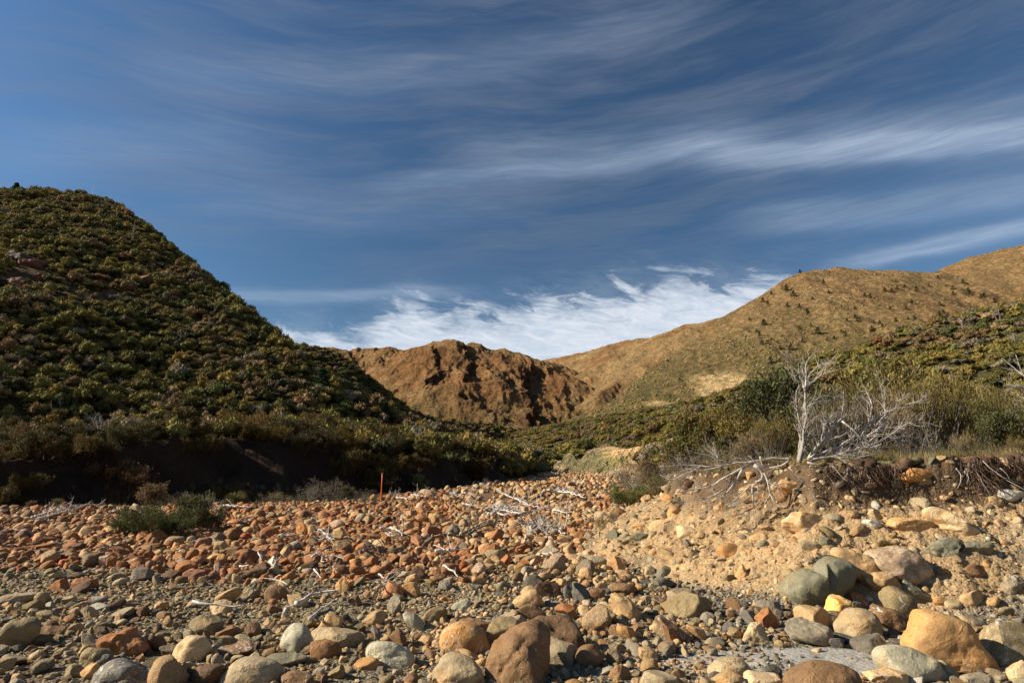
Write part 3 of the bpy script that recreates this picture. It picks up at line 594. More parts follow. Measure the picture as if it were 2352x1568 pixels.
# crop, x0, y0, x1, y1, kind, tilt, colour, outline/material flags, short name, label tail
HERO = """
1|15|820|245|1010|a|0|olive|flat1|flat-topped olive boulder|with square edges, at the field's near end
1|690|860|985|1050|x|0|rust|rustb|rough rust-brown boulder|pitted and angular, behind a grey rounded stone
1|535|905|660|1015|r|20|gtan||upright tan boulder|with rounded top standing behind the olive round one
1|545|990|735|1110|r|0|olive||olive rounded boulder|with orange stain at its foot
1|1175|920|1385|1100|r|0|cream|cream|cream and orange boulder|smooth, with an orange underside
1|1280|780|1490|920|r|0|olive||dark olive boulder|wide and smooth, behind the cream and orange boulder
1|1515|1065|1880|1250|d|0|gtan|gdome|broad grey-tan dome|largest smooth boulder at the picture's bottom edge
1|672|1075|1030|1260|a|0|blue|ridge|blue-grey ridged boulder|sharp-crested and dark
1|1280|1100|1540|1250|a|0|dbrown||dark brown slabby boulder|angular, beside the broad grey-tan dome
1|880|450|1035|550|a|-10|purple||purple-grey angular boulder|with a pale top, at the edge of the red stones
1|340|525|480|615|p|0|rust||dark rust wedge stone|at the near edge of the red stones
1|490|520|655|600|r|10|rust||long rust stone|lying beside the dark rust wedge stone
1|1450|585|1615|700|f|-35|tan||leaning tan slab|smooth and rounded, propped against a brown boulder
1|1625|545|1755|675|p|20|olive||brown-olive upright boulder|next to the leaning tan slab
1|1780|570|1930|685|r|0|brown||round brown boulder|with a hollow in its face
1|1410|675|1550|775|a|5|cream||cream flat-topped block|with a stick lying against it
1|1893|830|2092|1035|r|30|pgreen|saddle|pale saddle-shaped boulder|grey-green with a drooping right side
1|2085|865|2420|1000|r|0|gtan||wide grey-tan boulder|low and smooth, beside the pale saddle-shaped boulder
1|1785|375|1860|470|a|0|white||bluish white upright stone|sharp, standing among red stones
1|1640|420|1815|530|f|-30|dbrown||dark sloping slab|leaning below the bluish white stone
1|1590|330|1740|405|r|0|rust||broad rust boulder|low, among the red stones
1|1990|150|2065|235|r|10|orange|hot|bright orange boulder|the most orange one on the red stone bar
1|2045|122|2125|185|r|0|gtan||grey-tan round stone|just behind the bright orange boulder
1|1600|180|1700|240|r|0|tan||pale tan oval stone|behind the broad rust boulder
1|1465|955|1705|1055|a|-5|brown|vein|banded brown block|crossed by a white quartz band
1|1440|850|1605|925|a|0|brown||brown angular stone|behind the banded brown block
1|1655|820|1755|925|r|0|brown||brown egg stone|upright, left of the pale saddle-shaped boulder
1|1070|980|1190|1062|r|0|dgrey||dark grey round stone|in front of the dark brown angular stone
1|640|1035|760|1112|d|0|dgrey||dark grey domed stone|lying against the olive rounded boulder
1|1000|905|1115|1035|a|20|dbrown||dark brown angular stone|right of the rough rust-brown boulder
1|600|690|735|742|f|5|pgreen||pale green flat slab|lying alone on the olive gravel
1|1040|680|1130|748|x|0|orange||rough orange lump|alone on the olive gravel
1|740|800|850|862|f|-15|gtan||flat olive-tan slab|on the gravel behind the rough rust-brown boulder
1|2255|510|2352|620|p|10|tan|hot|pitted orange-tan boulder|upright, with a dark hollow
1|668|370|752|445|r|10|pink||pinkish upright stone|beside a red-brown one of the same height
1|725|375|782|452|r|-10|rust||red-brown upright stone|leaning on the pinkish upright stone
1|85|440|155|482|r|0|red|hot|bright red stone|small, among rust stones near the picture's edge
1|2195|130|2312|192|r|0|pink||pinkish tan oval stone|behind the bright orange boulder
1|1868|215|1992|262|r|5|tan||long tan stone|lying in front of the bright orange boulder
1|2092|945|2285|1075|a|-15|brown|hot|brown boulder with rusty top|in front of the wide grey-tan boulder
1|1780|1033|2055|1120|f|-5|ggreen||grey-green flat boulder|streaked, beside the broad grey-tan dome
1|30|1035|158|1088|f|0|grey||flat grey stone|below the flat-topped olive boulder
1|230|740|400|800|f|0|olive||low olive rock|on the gravel above the flat-topped olive boulder
1|240|850|420|940|a|0|brown||low brown block|between the flat-topped olive boulder and the rough rust-brown one
1|1360|1060|1|1|r|0|olive||skip|
1|440|1105|570|1200|r|0|olive||olive-brown round stone|left of the blue-grey ridged boulder
1|552|1100|668|1210|r|15|tan|hot|tan stone with orange foot|against the blue-grey ridged boulder
1|60|1165|150|1240|r|0|tan||tan round stone|at the near corner of the stone field
1|0|1160|70|1240|a|0|blue||blue-grey corner stone|at the near corner of the stone field
1|1885|1150|2120|1250|r|0|brown||brown smooth boulder|beside the broad grey-tan dome, cut by the picture's bottom edge
2|783|830|1102|1062|d|0|orange|dome|big smooth orange boulder|domed, lit bright on one side
2|1072|888|1502|1260|p|0|brown|peak|great peaked boulder|orange-stained and ribbed, tallest at the bottom edge
2|1050|800|1305|1010|a|0|olive||olive faceted boulder|behind the big smooth orange boulder
2|1412|790|1722|1055|a|0|dbrown|dark|dark faceted boulder|largest of the dark ones, behind the great peaked boulder
2|303|953|588|1124|f|15|pgreen|pslab|pale grey-green slab|smooth, tipped towards the gravel
2|758|1060|1082|1255|r|25|gtan|tanr|olive-tan rounded boulder|below the big smooth orange boulder
2|1690|975|1862|1130|d|0|brown||brown dome in shade|beside the dark faceted boulder
2|530|750|678|885|r|40|pgreen||pale half-round stone|grey, leaning to the right
2|650|722|818|825|r|-25|olive||olive-brown egg boulder|lying beside the pale half-round stone
2|390|550|527|668|r|0|orange|red|orange-red block|rounded cube, on the near edge of the red stones
2|515|550|642|660|a|0|orange||banded orange block|square, right of the orange-red block
2|515|492|642|565|a|0|tan||flat tan wedge|on top behind the banded orange block
2|572|438|692|535|p|0|dbrown||dark pointed rock|rising behind the flat tan wedge
2|1262|600|1475|732|r|-10|tan||wide pale tan boulder|smooth, behind a brown-tan one
2|1922|602|2152|824|p|35|tan|tall|tall pitted tan boulder|with holes in its face
2|1663|560|1782|695|a|10|blue||dark blue-grey slab|upright, with thin white lines
2|1602|572|1672|675|a|0|dgrey||dark upright stone|left of the dark blue-grey slab
2|1408|545|1582|668|a|10|dbrown||blackish brown boulder|behind the wide pale tan boulder
2|1548|690|1692|775|a|0|rust||reddish brown angular rock|right of the wide pale tan boulder
2|1258|700|1472|815|r|0|brown||brown-tan low boulder|in front of the wide pale tan boulder
2|1773|590|1882|674|r|0|brown||brown egg-shaped rock|right of the dark blue-grey slab
2|1963|830|2096|950|a|30|orange||orange-tan wedge|below the tall pitted tan boulder
2|1905|380|2018|495|a|10|tan|hot|ochre split rock|standing on the pale embedded slab's right
2|985|418|1082|505|r|0|pink||pink-brown rounded rock|near the hollow in the red stones
2|905|408|975|468|r|0|red||pinkish red stone|left of the pink-brown rounded rock
2|1175|368|1247|442|a|0|rust|hot|tall rust stone|beyond the pink-brown rounded rock
2|2108|985|2237|1082|a|10|tan||banded tan and grey stone|on dark gravel
2|1903|1105|2058|1210|r|0|brown||brown ball-shaped boulder|on dark gravel near the bottom edge
2|1560|1130|1645|1208|r|0|grey||grey ball-shaped stone|right of the great peaked boulder
2|1503|525|1622|602|r|0|tan||tan rounded rock|above the dark upright stone
2|1918|555|2097|645|r|0|brown||brown twin-humped rock|behind the tall pitted tan boulder
2|1318|735|1427|812|a|0|grey||grey angular block|sitting on the brown-tan low boulder
2|850|660|980|745|p|20|pgreen||striped pale wedge|catching the light among dark rocks
2|420|648|512|785|a|15|grey||grey-brown upright block|in front of the orange-red block
2|258|745|398|845|a|10|tan||tan-brown angular rock|left of the olive-brown egg boulder
2|898|795|1112|885|f|0|brown||flat brown rock|behind the big smooth orange boulder
2|628|905|728|975|r|0|tan||tan rounded cobble|near the pale grey-green slab
2|718|935|788|992|r|0|tan||small tan cobble|touching the big smooth orange boulder
2|315|850|392|945|r|30|blue||blue-grey oval stone|above the pale grey-green slab
2|75|770|178|865|a|0|dbrown||dark brown wedge|left of the tan-brown angular rock
2|200|1062|365|1145|r|0|orange||orange-brown double stone|tucked under the pale grey-green slab
2|5|1110|130|1215|a|0|olive||olive angular stone|left of the orange-brown double stone
2|1230|780|1365|900|a|10|gtan||mossy grey-tan rock|between the olive and the dark faceted boulders
2|680|88|792|140|r|0|tan||tan boulder far up the bar|rounded, below the driftwood
2|1070|205|1230|262|r|-5|tan||pinkish tan flat rock|near the twisted driftwood
2|2|120|130|185|r|0|rust||brick-coloured oval rock|among paler stones mid-field
2|1615|203|1778|322|a|5|rust||rust and grey angular boulder|at the foot of the ochre bank's nose|b
2|1697|375|1912|497|f|5|pgreen||pale embedded slab|grey-green, low in the ochre bank|b
2|2238|322|2352|404|r|0|cream||pale tan rock in the bank|rounded on top|b
2|2120|1155|2360|1250|r|0|gtan||tan boulder at the bottom edge|broad and low, right of the brown ball-shaped boulder
3|846|510|1250|852|a|0|ggreen|heart|big grey-green boulder|split by a notch like a heart
3|1143|440|1418|662|r|30|tan|lean|long tan boulder|slanting down beside the grey-green one
3|1383|443|1737|654|a|20|pink|pinkr,crack|pink and white cracked boulder|marbled all over
3|1468|705|1702|952|r|45|olive|sl1|slanting brown-olive boulder|below the pink and white cracked one
3|1370|610|1602|765|r|30|tan||slanting tan boulder|between the cracked boulder and the yellow one
3|1398|825|1642|1008|a|35|brown||rough brown slanting boulder|right of the pale olive one
3|1098|765|1267|902|a|-10|yellow|hot|bright yellow boulder|perched on top of the pile
3|925|828|1157|1010|r|10|tan||tan boulder under the yellow one|smooth and rounded
3|1168|853|1452|1054|r|10|gtan|oliv|pale olive boulder|broad, in front of the yellow one
3|858|918|1127|1085|a|20|grey||brown and grey boulder|two-coloured, at the sand's edge
3|1608|878|2116|1252|r|15|tan|huge,hot|huge tan-orange boulder|the biggest on the stony bed
3|2083|933|2480|1260|r|0|olive|vein|veined olive boulder|crossed by white quartz veins
3|1438|1083|1862|1320|f|25|pgreen|slab|pale grey-green fluted slab|in front of the huge tan-orange boulder
3|1348|1215|1610|1330|r|0|cream|hot|cream-yellow boulder|cut by the bottom edge beside the fluted slab
3|858|1183|1315|1400|d|0|brown||broad olive-brown dome|at the bottom edge in front of the sand
3|1283|1000|1482|1135|a|5|dgrey||rough dark grey block|square, standing on the sand's edge
3|62|733|388|905|a|-15|olive||olive-brown block|broad with a sloping flat top
3|573|938|738|1062|p|10|cream||creamy white wedge|glowing in the sun
3|1498|268|1782|368|r|10|tan|hot|long tan rock in the bank|lying on its side|b
3|1723|205|2058|416|r|30|cream|diag|long pale rock in the bank|slanting down, smooth and creamy|b
3|838|233|1112|370|r|0|cream|hot|creamy oval rock in the bank|crossed by root shadows|b
3|798|28|978|134|r|20|tan|hot|orange-tan rock under the roots|high in the bank|b
3|558|55|772|174|r|0|tan||broad tan rock behind the roots|high in the bank|b
3|428|432|588|538|r|15|orange||orange-tan oval rock|in the middle of the ochre bank|b
3|173|320|318|418|r|20|cream||cream rounded rock in the bank|two-lobed|b
3|533|560|648|684|p|0|tan|hot|ochre wedge-shaped rock|low in the bank|b
3|1678|398|1958|535|x|0|ggreen||dark grey-green crumbly rock|under the long pale rock|b
3|928|415|1062|485|f|0|gtan||flat pale rock in the bank|above the grey-green boulder|b
3|48|455|188|552|r|20|tan||tan rock in the ochre bank|with a shaded right side|b
3|2163|90|2350|164|f|5|white||greyish white rock in the bank|flat, near the upper corner|b
3|1953|415|2152|498|x|10|ggreen||grey-green flaky rock|right of the crumbly one|b
3|2253|1175|2420|1330|r|0|cream||creamy white corner boulder|rounded, at the picture's lower corner
3|373|1148|628|1278|r|15|gtan||olive-grey smooth boulder|near the bottom edge left of the sand
3|383|1238|585|1330|r|0|tan||tan smooth boulder|half out of the frame below the olive-grey one
3|588|1240|812|1330|r|0|cream||creamy tan boulder|half out of the frame, left of the olive-brown dome
3|238|943|372|1045|a|25|tan||rough tan rock|leaning on a brown one
3|48|893|272|1068|a|25|brown||brown slanting rock|left of the rough tan one
3|13|643|167|708|f|0|dgrey||dark grey slab at the bank's foot|low and angular
3|653|838|818|970|a|35|rust||reddish brown slanting slab|behind the creamy white wedge
3|573|850|692|965|a|20|blue||blue-grey slanting stone|left of the reddish brown slab
3|933|124|1006|200|r|20|gtan||olive round stone in the bank|under the orange-tan rock|b
3|790|88|882|178|r|0|brown||brown round rock in the bank|left of the olive round stone|b
3|1948|563|2122|655|r|0|brown||brownish embedded rock|in the greenish end of the bank|b
3|1340|278|1452|348|a|0|white||white lump in the bank|small and bright|b
3|1372|213|1482|304|a|20|gtan||tan flake in the bank|above the white lump|b
3|2198|640|2370|765|x|0|grey||rough grey outcrop|at the bank's foot near the picture's edge|b
3|1858|878|1978|955|a|0|dgrey||dark brown-grey rock|right above the huge tan-orange boulder
3|1803|583|1884|645|r|0|brown||brown shaded rock|beside the pink and white cracked boulder|b
3|1263|735|1358|832|a|20|rust||red-brown stone|behind the yellow boulder
3|1250|793|1342|858|a|0|blue||dark blue-grey cube stone|wedged right of the yellow boulder
3|1640|843|1728|965|r|0|gtan||small grey-tan egg stone|against the huge tan-orange boulder
3|1580|658|1740|780|a|10|ggreen||grey-green broken rock|below the pink and white cracked boulder
3|1940|720|2110|820|a|0|tan||tan broken rock|at the foot of the bank's right end
3|2095|765|2210|830|r|0|tan||tan rounded rock|right of the tan broken rock
3|1780|760|1860|812|r|0|orange||small orange-tan stone|at the bank's foot above the huge boulder
3|1930|860|2100|960|r|25|gtan||long grey-tan stone|sloping, behind the veined olive boulder
3|1790|1160|1940|1290|r|30|gtan||olive leaning stone|between the fluted slab and the huge boulder
3|1960|1250|2140|1340|r|0|grey||grey rounded boulder|at the bottom edge right of the fluted slab
4|1665|863|1848|946|r|0|orange|hot|big orange-tan rock under the turf|jutting out at the top of the bank|b
4|228|1010|300|1078|r|0|tan||tan-pink round rock in the bank|near the bank's nose|b
4|55|1085|152|1168|r|0|brown||brown round rock at the nose|under the grey dead scrub|b
4|285|1085|362|1120|f|-5|tan||flat tan stone in the bank|beside the tan-pink round rock|b
4|545|1110|620|1158|a|0|gtan||grey-tan stone in the bank|below the hanging branches|b
4|1095|985|1|1|r|0|tan||skip|
"""
for _q in PAL: PAL[_q] = tuple(np.array(PAL[_q])*np.array((1.05, 1.0, .90)))
COLW = dict(cream='cream', tan='tan', orange='orange', rust='rust', brown='brown', olive='olive', grey='grey', pgreen='pale green', dgrey='dark grey', blue='blue-grey', white='white', pink='pinkish', red='red', yellow='yellow', dbrown='dark brown', purple='purplish', gtan='grey-tan', ggreen='grey-green')
ANCHOR = []      # (u, v, phrase)
HEROPOS = []     # x, y, z, r
def outline_radius(pts, cx, cy, w, h):
    a = []
    for (x, y) in pts:
        dx, dy = (x-cx)/(w/2), (cy-y)/(h/2); a.append((math.atan2(dy, dx), math.hypot(dx, dy)))
    a.sort(); th = np.array([q[0] for q in a]); rr = np.array([q[1] for q in a])
    th = np.r_[th-2*math.pi, th, th+2*math.pi]; rr = np.r_[rr, rr, rr]
    return lambda t: (np.interp(t, th, rr)+np.interp(t+.13, th, rr)+np.interp(t-.13, th, rr))/3
def hero_rock(i, line):
    f = line.split('|'); c = int(f[0]); x0, y0, x1, y1 = map(float, f[1:5]); kind, tilt, colr, fl, short, tail = f[5], float(f[6]), f[7], f[8].split(','), f[9], f[10]
    bank = len(f) > 11
    if short == 'skip': return
    seed = 100+i*7; big = (x1-x0)*CROP[c][2] > 70
    outl = [o for o in fl if o in OUT]
    u0, v0 = cv(c, x0, y0); u1, v1 = cv(c, x1, y1); cu, cvv = (u0+u1)/2, (v0+v1)/2
    w_px, h_px = u1-u0, v1-v0
    sub = 5 if w_px > 95 else 4
    rr = np.random.RandomState(seed)
    if outl:
        pts = [tuple(map(float, q.split(','))) for q in OUT[outl[0]].split()]
        R = outline_radius(pts, (x0+x1)/2, (y0+y1)/2, x1-x0, y1-y0)
        V0, F = ico(sub); p, _ = rock_shape(seed, sub, kind)
        n = np.linalg.norm(p, axis=1)/np.linalg.norm(V0, axis=1)      # facets and bumps as a radius
        th = np.arctan2(V0[:, 2], V0[:, 0]); Rt = R(th); si = np.hypot(V0[:, 0], V0[:, 2])
        si = np.maximum(si, 1e-6); prof = np.minimum(1, si**.85)
        edge = sstep(.75, 1.0, si)
        rad = prof*Rt*((n/n.mean())*(1-edge)+edge*(1+.35*(n/n.mean()-1)))
        p = np.c_[np.cos(th)*rad, V0[:, 1]*n/n.mean()*1.0, np.sin(th)*rad]
        if outl[0] == 'heart':
            g = np.exp(-((p[:, 0]-.08-.12*(p[:, 2]-.2))/.09)**2)*sstep(-.35, .5, p[:, 2]); p[:, 1] += .42*g*(p[:, 1] < 0)
            p[:, 1] += .25*(p[:, 0] > .12)*(p[:, 1] < 0)*sstep(.12, .3, p[:, 0])
        p *= .5
    else:
        asp = dict(r=(1, .85, .8), d=(1, .9, .75), a=(1, .85, .85), f=(1, .8, .42), p=(.8, .8, 1.05), x=(1, .9, .8))[kind]
        if abs(tilt) > 18 and kind != 'p': asp = (1.25, .8, .62)
        p, F = rock_shape(seed, sub, kind, asp); p = rotz(p, rr.uniform(-.3, .3)) if kind != 'f' else p
        if kind == 'p':
            s = 1-.55*sstep(-.6, 1.05, p[:, 2]); p[:, 0] *= s; p[:, 1] *= s
        p = roty(p, math.radians(tilt)); p -= (p.max(0)+p.min(0))/2; p /= (p.max(0)-p.min(0))
    # real size from the place it stands
    if bank:
        g = hitv(cu, cvv); Y = g[1]+.02; wd = w_px/1568*Y; ht = h_px/1568*Y; dp = .75*(wd*.5+ht*.5)
        Y = Y-.02; size = (wd*1.04, dp, ht*1.05); pos = P(cu, cvv, Y)
    else:
        g = hitv(cu, min(v1-.10*h_px, 1640)); Y = g[1]; wd = w_px/1568*Y; ht = h_px/1568*Y; dp = .9*(wd*.6+ht*.4)
        if 'f' == kind: dp = wd*.6
        onb = float(H(np.array([g[0]]), np.array([g[1]]))[1][0]) > .15
        Y = Y+dp*(.06 if onb else .33); k = Y/1568
        bury = .12
        size = (w_px*k*1.02, dp, h_px*k*(1+bury)); pos = P(cu, cvv+h_px*bury/2, Y)
    p = p*np.array(size)
    mat = M_VEIN if 'vein' in fl else M_CRACK if 'crack' in fl else M_ROCK
    o = mk('boulder', p, F, mat); o.location = pos
    cc = np.array(PAL[colr])*rr.uniform(.94, 1.06)
    if 'hot' in fl: cc = cc*np.array((1.14, 1.0, .85))
    if 'red' in fl: cc = np.array((.42, .19, .08))
    o.color = (*cc, 1)
    tag(o, (short+' '+tail).strip(), 'boulder', 'boulders set in the bank' if bank else 'big boulders lying on the stony river bed')
    ANCHOR.append((cu, cvv, 'the '+short)); HEROPOS.append((pos[0], pos[1], pos[2], max(size[0], size[1])*.5))
_lines = [l for l in HERO.strip().splitlines()]
for i, l in enumerate(_lines): hero_rock(i, l)

# ---- scattered stones
RS = np.random.RandomState(7)
ZON_RED = [('rust', .30), ('tan', .25), ('orange', .10), ('brown', .18), ('pink', .07), ('gtan', .04), ('red', .015), ('grey', .03)]
ZON_OLIVE = [('olive', .30), ('brown', .20), ('gtan', .18), ('grey', .12), ('tan', .12), ('dbrown', .05), ('orange', .02), ('dgrey', .06)]
ZON_GREY = [('grey', .30), ('dgrey', .18), ('blue', .10), ('olive', .14), ('gtan', .10), ('brown', .08), ('tan', .05), ('white', .02)]
ZON_BANK = [('tan', .36), ('gtan', .26), ('cream', .08), ('grey', .10), ('olive', .10), ('orange', .06), ('white', .02), ('ggreen', .05)]
ZON_MID = [('tan', .26), ('gtan', .24), ('olive', .16), ('grey', .14), ('brown', .12), ('dgrey', .07), ('orange', .04)]
ZON_REDL = [('rust', .6), ('brown', .25), ('dbrown', .10), ('orange', .08)]
ZON_REDR = [('tan', .5), ('gtan', .2), ('orange', .12), ('pink', .15)]
def pick(z):
    t = sum(w for _, w in z); r = RS.rand()*t
    for n, w in z:
        r -= w
        if r <= 0: return n
    return z[0][0]
def zone(x, y, rd, n):
    if rd > .1: return 'bank'
    if y+.14*x+n*.6 > 9.3+max(0, x+.5)*.8: return 'red'
    if x > 2.2+n: return 'grey'
    if x > -.8+n: return 'mid'
    return 'olive'
ZT = dict(bank=ZON_BANK, red=ZON_RED, grey=ZON_GREY, mid=ZON_MID, olive=ZON_OLIVE)
cell = {}
def can(x, y, r, k=.80):
    c = .45; ix, iy = int(x//c), int(y//c); s = int(max(1, math.ceil((r+.25)/c)))
    for a in range(ix-s, ix+s+1):
        for b in range(iy-s, iy+s+1):
            for (X, Y, R) in cell.get((a, b), ()):
                if (X-x)**2+(Y-y)**2 < (k*(R+r))**2: return False
    return True
def put(x, y, r):
    c = .45; cell.setdefault((int(x//c), int(y//c)), []).append((x, y, r))
for (x, y, z, r) in HEROPOS:
    if z < .9: put(x, y, r*.9)
STONES = []     # x, y, z, r, zone, rd
def scatter(n, rmin, rmax, ymin, ymax, dens, tmin=-.92, tmax=.92, k=.8, powr=2.0):
    got = 0
    Y = np.sqrt(RS.uniform(ymin**2, ymax**2, n)); T = RS.uniform(tmin, tmax, n); X = T*Y
    Z, rd, ld, bd = H(X, Y); nz = fbm2(X*.5, Y*.5, 3, 91); nd = fbm2(X*.9+4, Y*.9, 3, 97)
    Rr = rmin*(1+((rmax/rmin)**1-1)*RS.rand(n)**powr)
    U = RS.rand(n)
    for i in range(n):
        x, y = X[i], Y[i]
        if ld[i] > -.3 or rd[i] > 2.5: continue
        zn = zone(x, y, rd[i], nz[i])
        if bd[i] < -2.0 and y < 90 and U[i] > .25: continue
        if U[i] > dens(x, y, zn, rd[i], nd[i], Rr[i]): continue
        if not can(x, y, Rr[i], k): continue
        put(x, y, Rr[i]); STONES.append((x, y, Z[i], Rr[i], zn, rd[i])); got += 1
    return got
def sandq(x, y): return math.hypot((x-2.55)/1.25, (y-6.05-.1*x)/.42) < 1.02
def strip(x, y):   # olive gravel strip with few big stones
    return x < .2 and 7.7 < y+.14*x < 9.1-.0*x
def dn_big(x, y, zn, rd, n, r):
    if strip(x, y): return .012
    if zn in ('grey', 'mid', 'olive') and n < -.05: return .04
    if sandq(x, y): return 0
    if zn == 'bank': return .42 if rd < 2.15 else 0
    if zn == 'red': return .95
    if strip(x, y): return .012
    return .30 if zn in ('grey',) else .42
def dn_med(x, y, zn, rd, n, r):
    if strip(x, y): return .035
    if zn in ('grey', 'mid', 'olive') and n < -.18: return .12
    if zn == 'red' and n < -.3: return .35
    if sandq(x, y): return 0
    if zn == 'bank': return .75 if rd < 2.2 else .1
    if zn == 'red': return 1
    if strip(x, y): return .035
    return .9 if n > -.25 else .5
def dn_small(x, y, zn, rd, n, r):
    if sandq(x, y): return .05 if x > 2.4 else .3
    if zn == 'bank': return .9 if rd < 2.2 else .15
    return 1 if n > -.35 else .35
scatter(4200, .10, .25, 5.0, 16, dn_big, k=.74, powr=3.6)
scatter(6500, .105, .26, 14, 27, dn_big, k=.72, powr=3.2)
scatter(14000, .050, .115, 3.6, 13, dn_med, k=.74, powr=2.4)
scatter(20000, .055, .125, 12, 30, dn_med, k=.72)
scatter(14000, .10, .32, 26, 110, dn_big, k=.78, tmin=-.5, tmax=.25, powr=2)
scatter(40000, .028, .062, 3.4, 12, dn_small, k=.80)
scatter(14000, .045, .085, 11, 22, dn_small, k=.8)
scatter(70000, .012, .030, 3.4, 9.5, dn_small, k=.85)
print('stones', len(STONES))
ST = np.array([(s[0], s[1], s[2], s[3], s[5]) for s in STONES])
SZ = [s[4] for s in STONES]
kindp = {'red': 'raaa', 'bank': 'rafa', 'grey': 'aafa', 'mid': 'raaf', 'olive': 'aaaf'}
# apparent size decides which are built one by one
us, vs = proj(ST[:, 0], ST[:, 1], ST[:, 2]+ST[:, 3]*.3)
inview = (us > -20) & (us < 2372) & (vs < 1590)
app = np.where(inview, ST[:, 3]/ST[:, 1], 0)
# do not count those hidden behind a hero
for (u, v, _), (x, y, z, r) in zip(ANCHOR, HEROPOS):
    hid = (ST[:, 1] > y) & (np.abs(us-u) < r/y*1568*.75) & (np.abs(vs-v) < r/y*1568*.6); app = np.where(hid, app*.3, app)
N_IND = 300-len(HEROPOS)
order = np.argsort(-app); ind = set(order[:N_IND].tolist())
ANCH2 = list(ANCHOR)+[(877, 1155, 'the orange marker pole'), (350, 1225, 'the green bush on the stones'), (1440, 1170, 'the driftwood tangle'), (1840, 1130, 'the hanging roots'), (1430, 1225, 'the bank nose')]
used_labels = set()
def describe(u, v, adj, noun, anchors, fallback=''):
    c = sorted(anchors, key=lambda a: math.hypot(a[0]-u, (a[1]-v)*1.6))
    for a in c[:10]:
        dx, dy = u-a[0], v-a[1]
        if abs(dx) > abs(dy)*1.3: rel = 'left of' if dx < 0 else 'right of'
        else: rel = 'behind' if dy < 0 else 'in front of'
        for pre in (('just ',) if math.hypot(dx, dy) < 45 else ('',))+(('a little way ',) if 45 <= math.hypot(dx, dy) < 110 else ('some way ',)):
            s = f"{adj} {noun} {pre}{rel} {a[2]}"
            if len(s.split()) <= 16 and s not in used_labels:
                used_labels.add(s); return s
    a = c[0]; return f"{adj} {noun} near {a[2]}"
# prototypes, each a unit rock
PROT = {}
for kk in 'raf':
    for j in range(7):
        a = dict(r=(1, .82, .72), a=(1, .85, .75), f=(1, .75, .38))[kk]
        PROT[(kk, j, 4)] = rock_shape(900+j*13+ord(kk), 4, kk, a); PROT[(kk, j, 2)] = rock_shape(900+j*13+ord(kk), 2, kk, a); PROT[(kk, j, 1)] = rock_shape(900+j*13+ord(kk), 1, kk, a)
        PROT[(kk, j, 3)] = rock_shape(900+j*13+ord(kk), 3, kk, a)
MESHES = {}
def rot_mats(n, seed, tilt=.35):
    r = np.random.RandomState(seed); a = r.uniform(0, 2*math.pi, n); b = r.normal(0, tilt, n); c = r.normal(0, tilt, n)
    ca, sa, cb, sb, cc, sc = np.cos(a), np.sin(a), np.cos(b), np.sin(b), np.cos(c), np.sin(c)
    Z = np.zeros(n); O = np.ones(n)
    Rz = np.stack([ca, -sa, Z, sa, ca, Z, Z, Z, O], 1).reshape(n, 3, 3); Ry = np.stack([cb, Z, sb, Z, O, Z, -sb, Z, cb], 1).reshape(n, 3, 3); Rx = np.stack([O, Z, Z, Z, cc, -sc, Z, sc, cc], 1).reshape(n, 3, 3)
    return Ry@Rx@Rz
FLATV = set()
def _flat(V): return id(V) not in FLATV
def bake(name, groups, mat, label, cat, kind='stuff'):
    """groups: list of (V, F, C or None, pos n3, R n33, scale n3, col n3)"""
    VV, FF, CC = [], [], []; off = 0
    for (V, F, C, pos, R, sc, col) in groups:
        n = len(pos)
        if n == 0: continue
        v = V[None]*sc[:, None, :]; v = np.einsum('nij,nkj->nki', R, v)+pos[:, None, :]
        m = len(V); VV.append(v.reshape(-1, 3).astype(np.float32))
        FF.append((F[None]+(np.arange(n)*m)[:, None, None]+off).reshape(-1, F.shape[1]))
        c = np.repeat(col[:, None, :], m, 1)
        if C is not None: c = c*(C[None] if C.ndim == 2 else C[None, :, None])
        CC.append(c.reshape(-1, 3)); off += n*m
    o = mk(name, np.concatenate(VV), np.concatenate(FF), mat, np.concatenate(CC), smooth=np.concatenate([np.full(len(F)*len(p_), _flat(V)) for (V, F, C_, p_, *_r) in groups if len(p_)]) if name == 'loose_stones' else True); tag(o, label, cat, kind=kind)
    return o
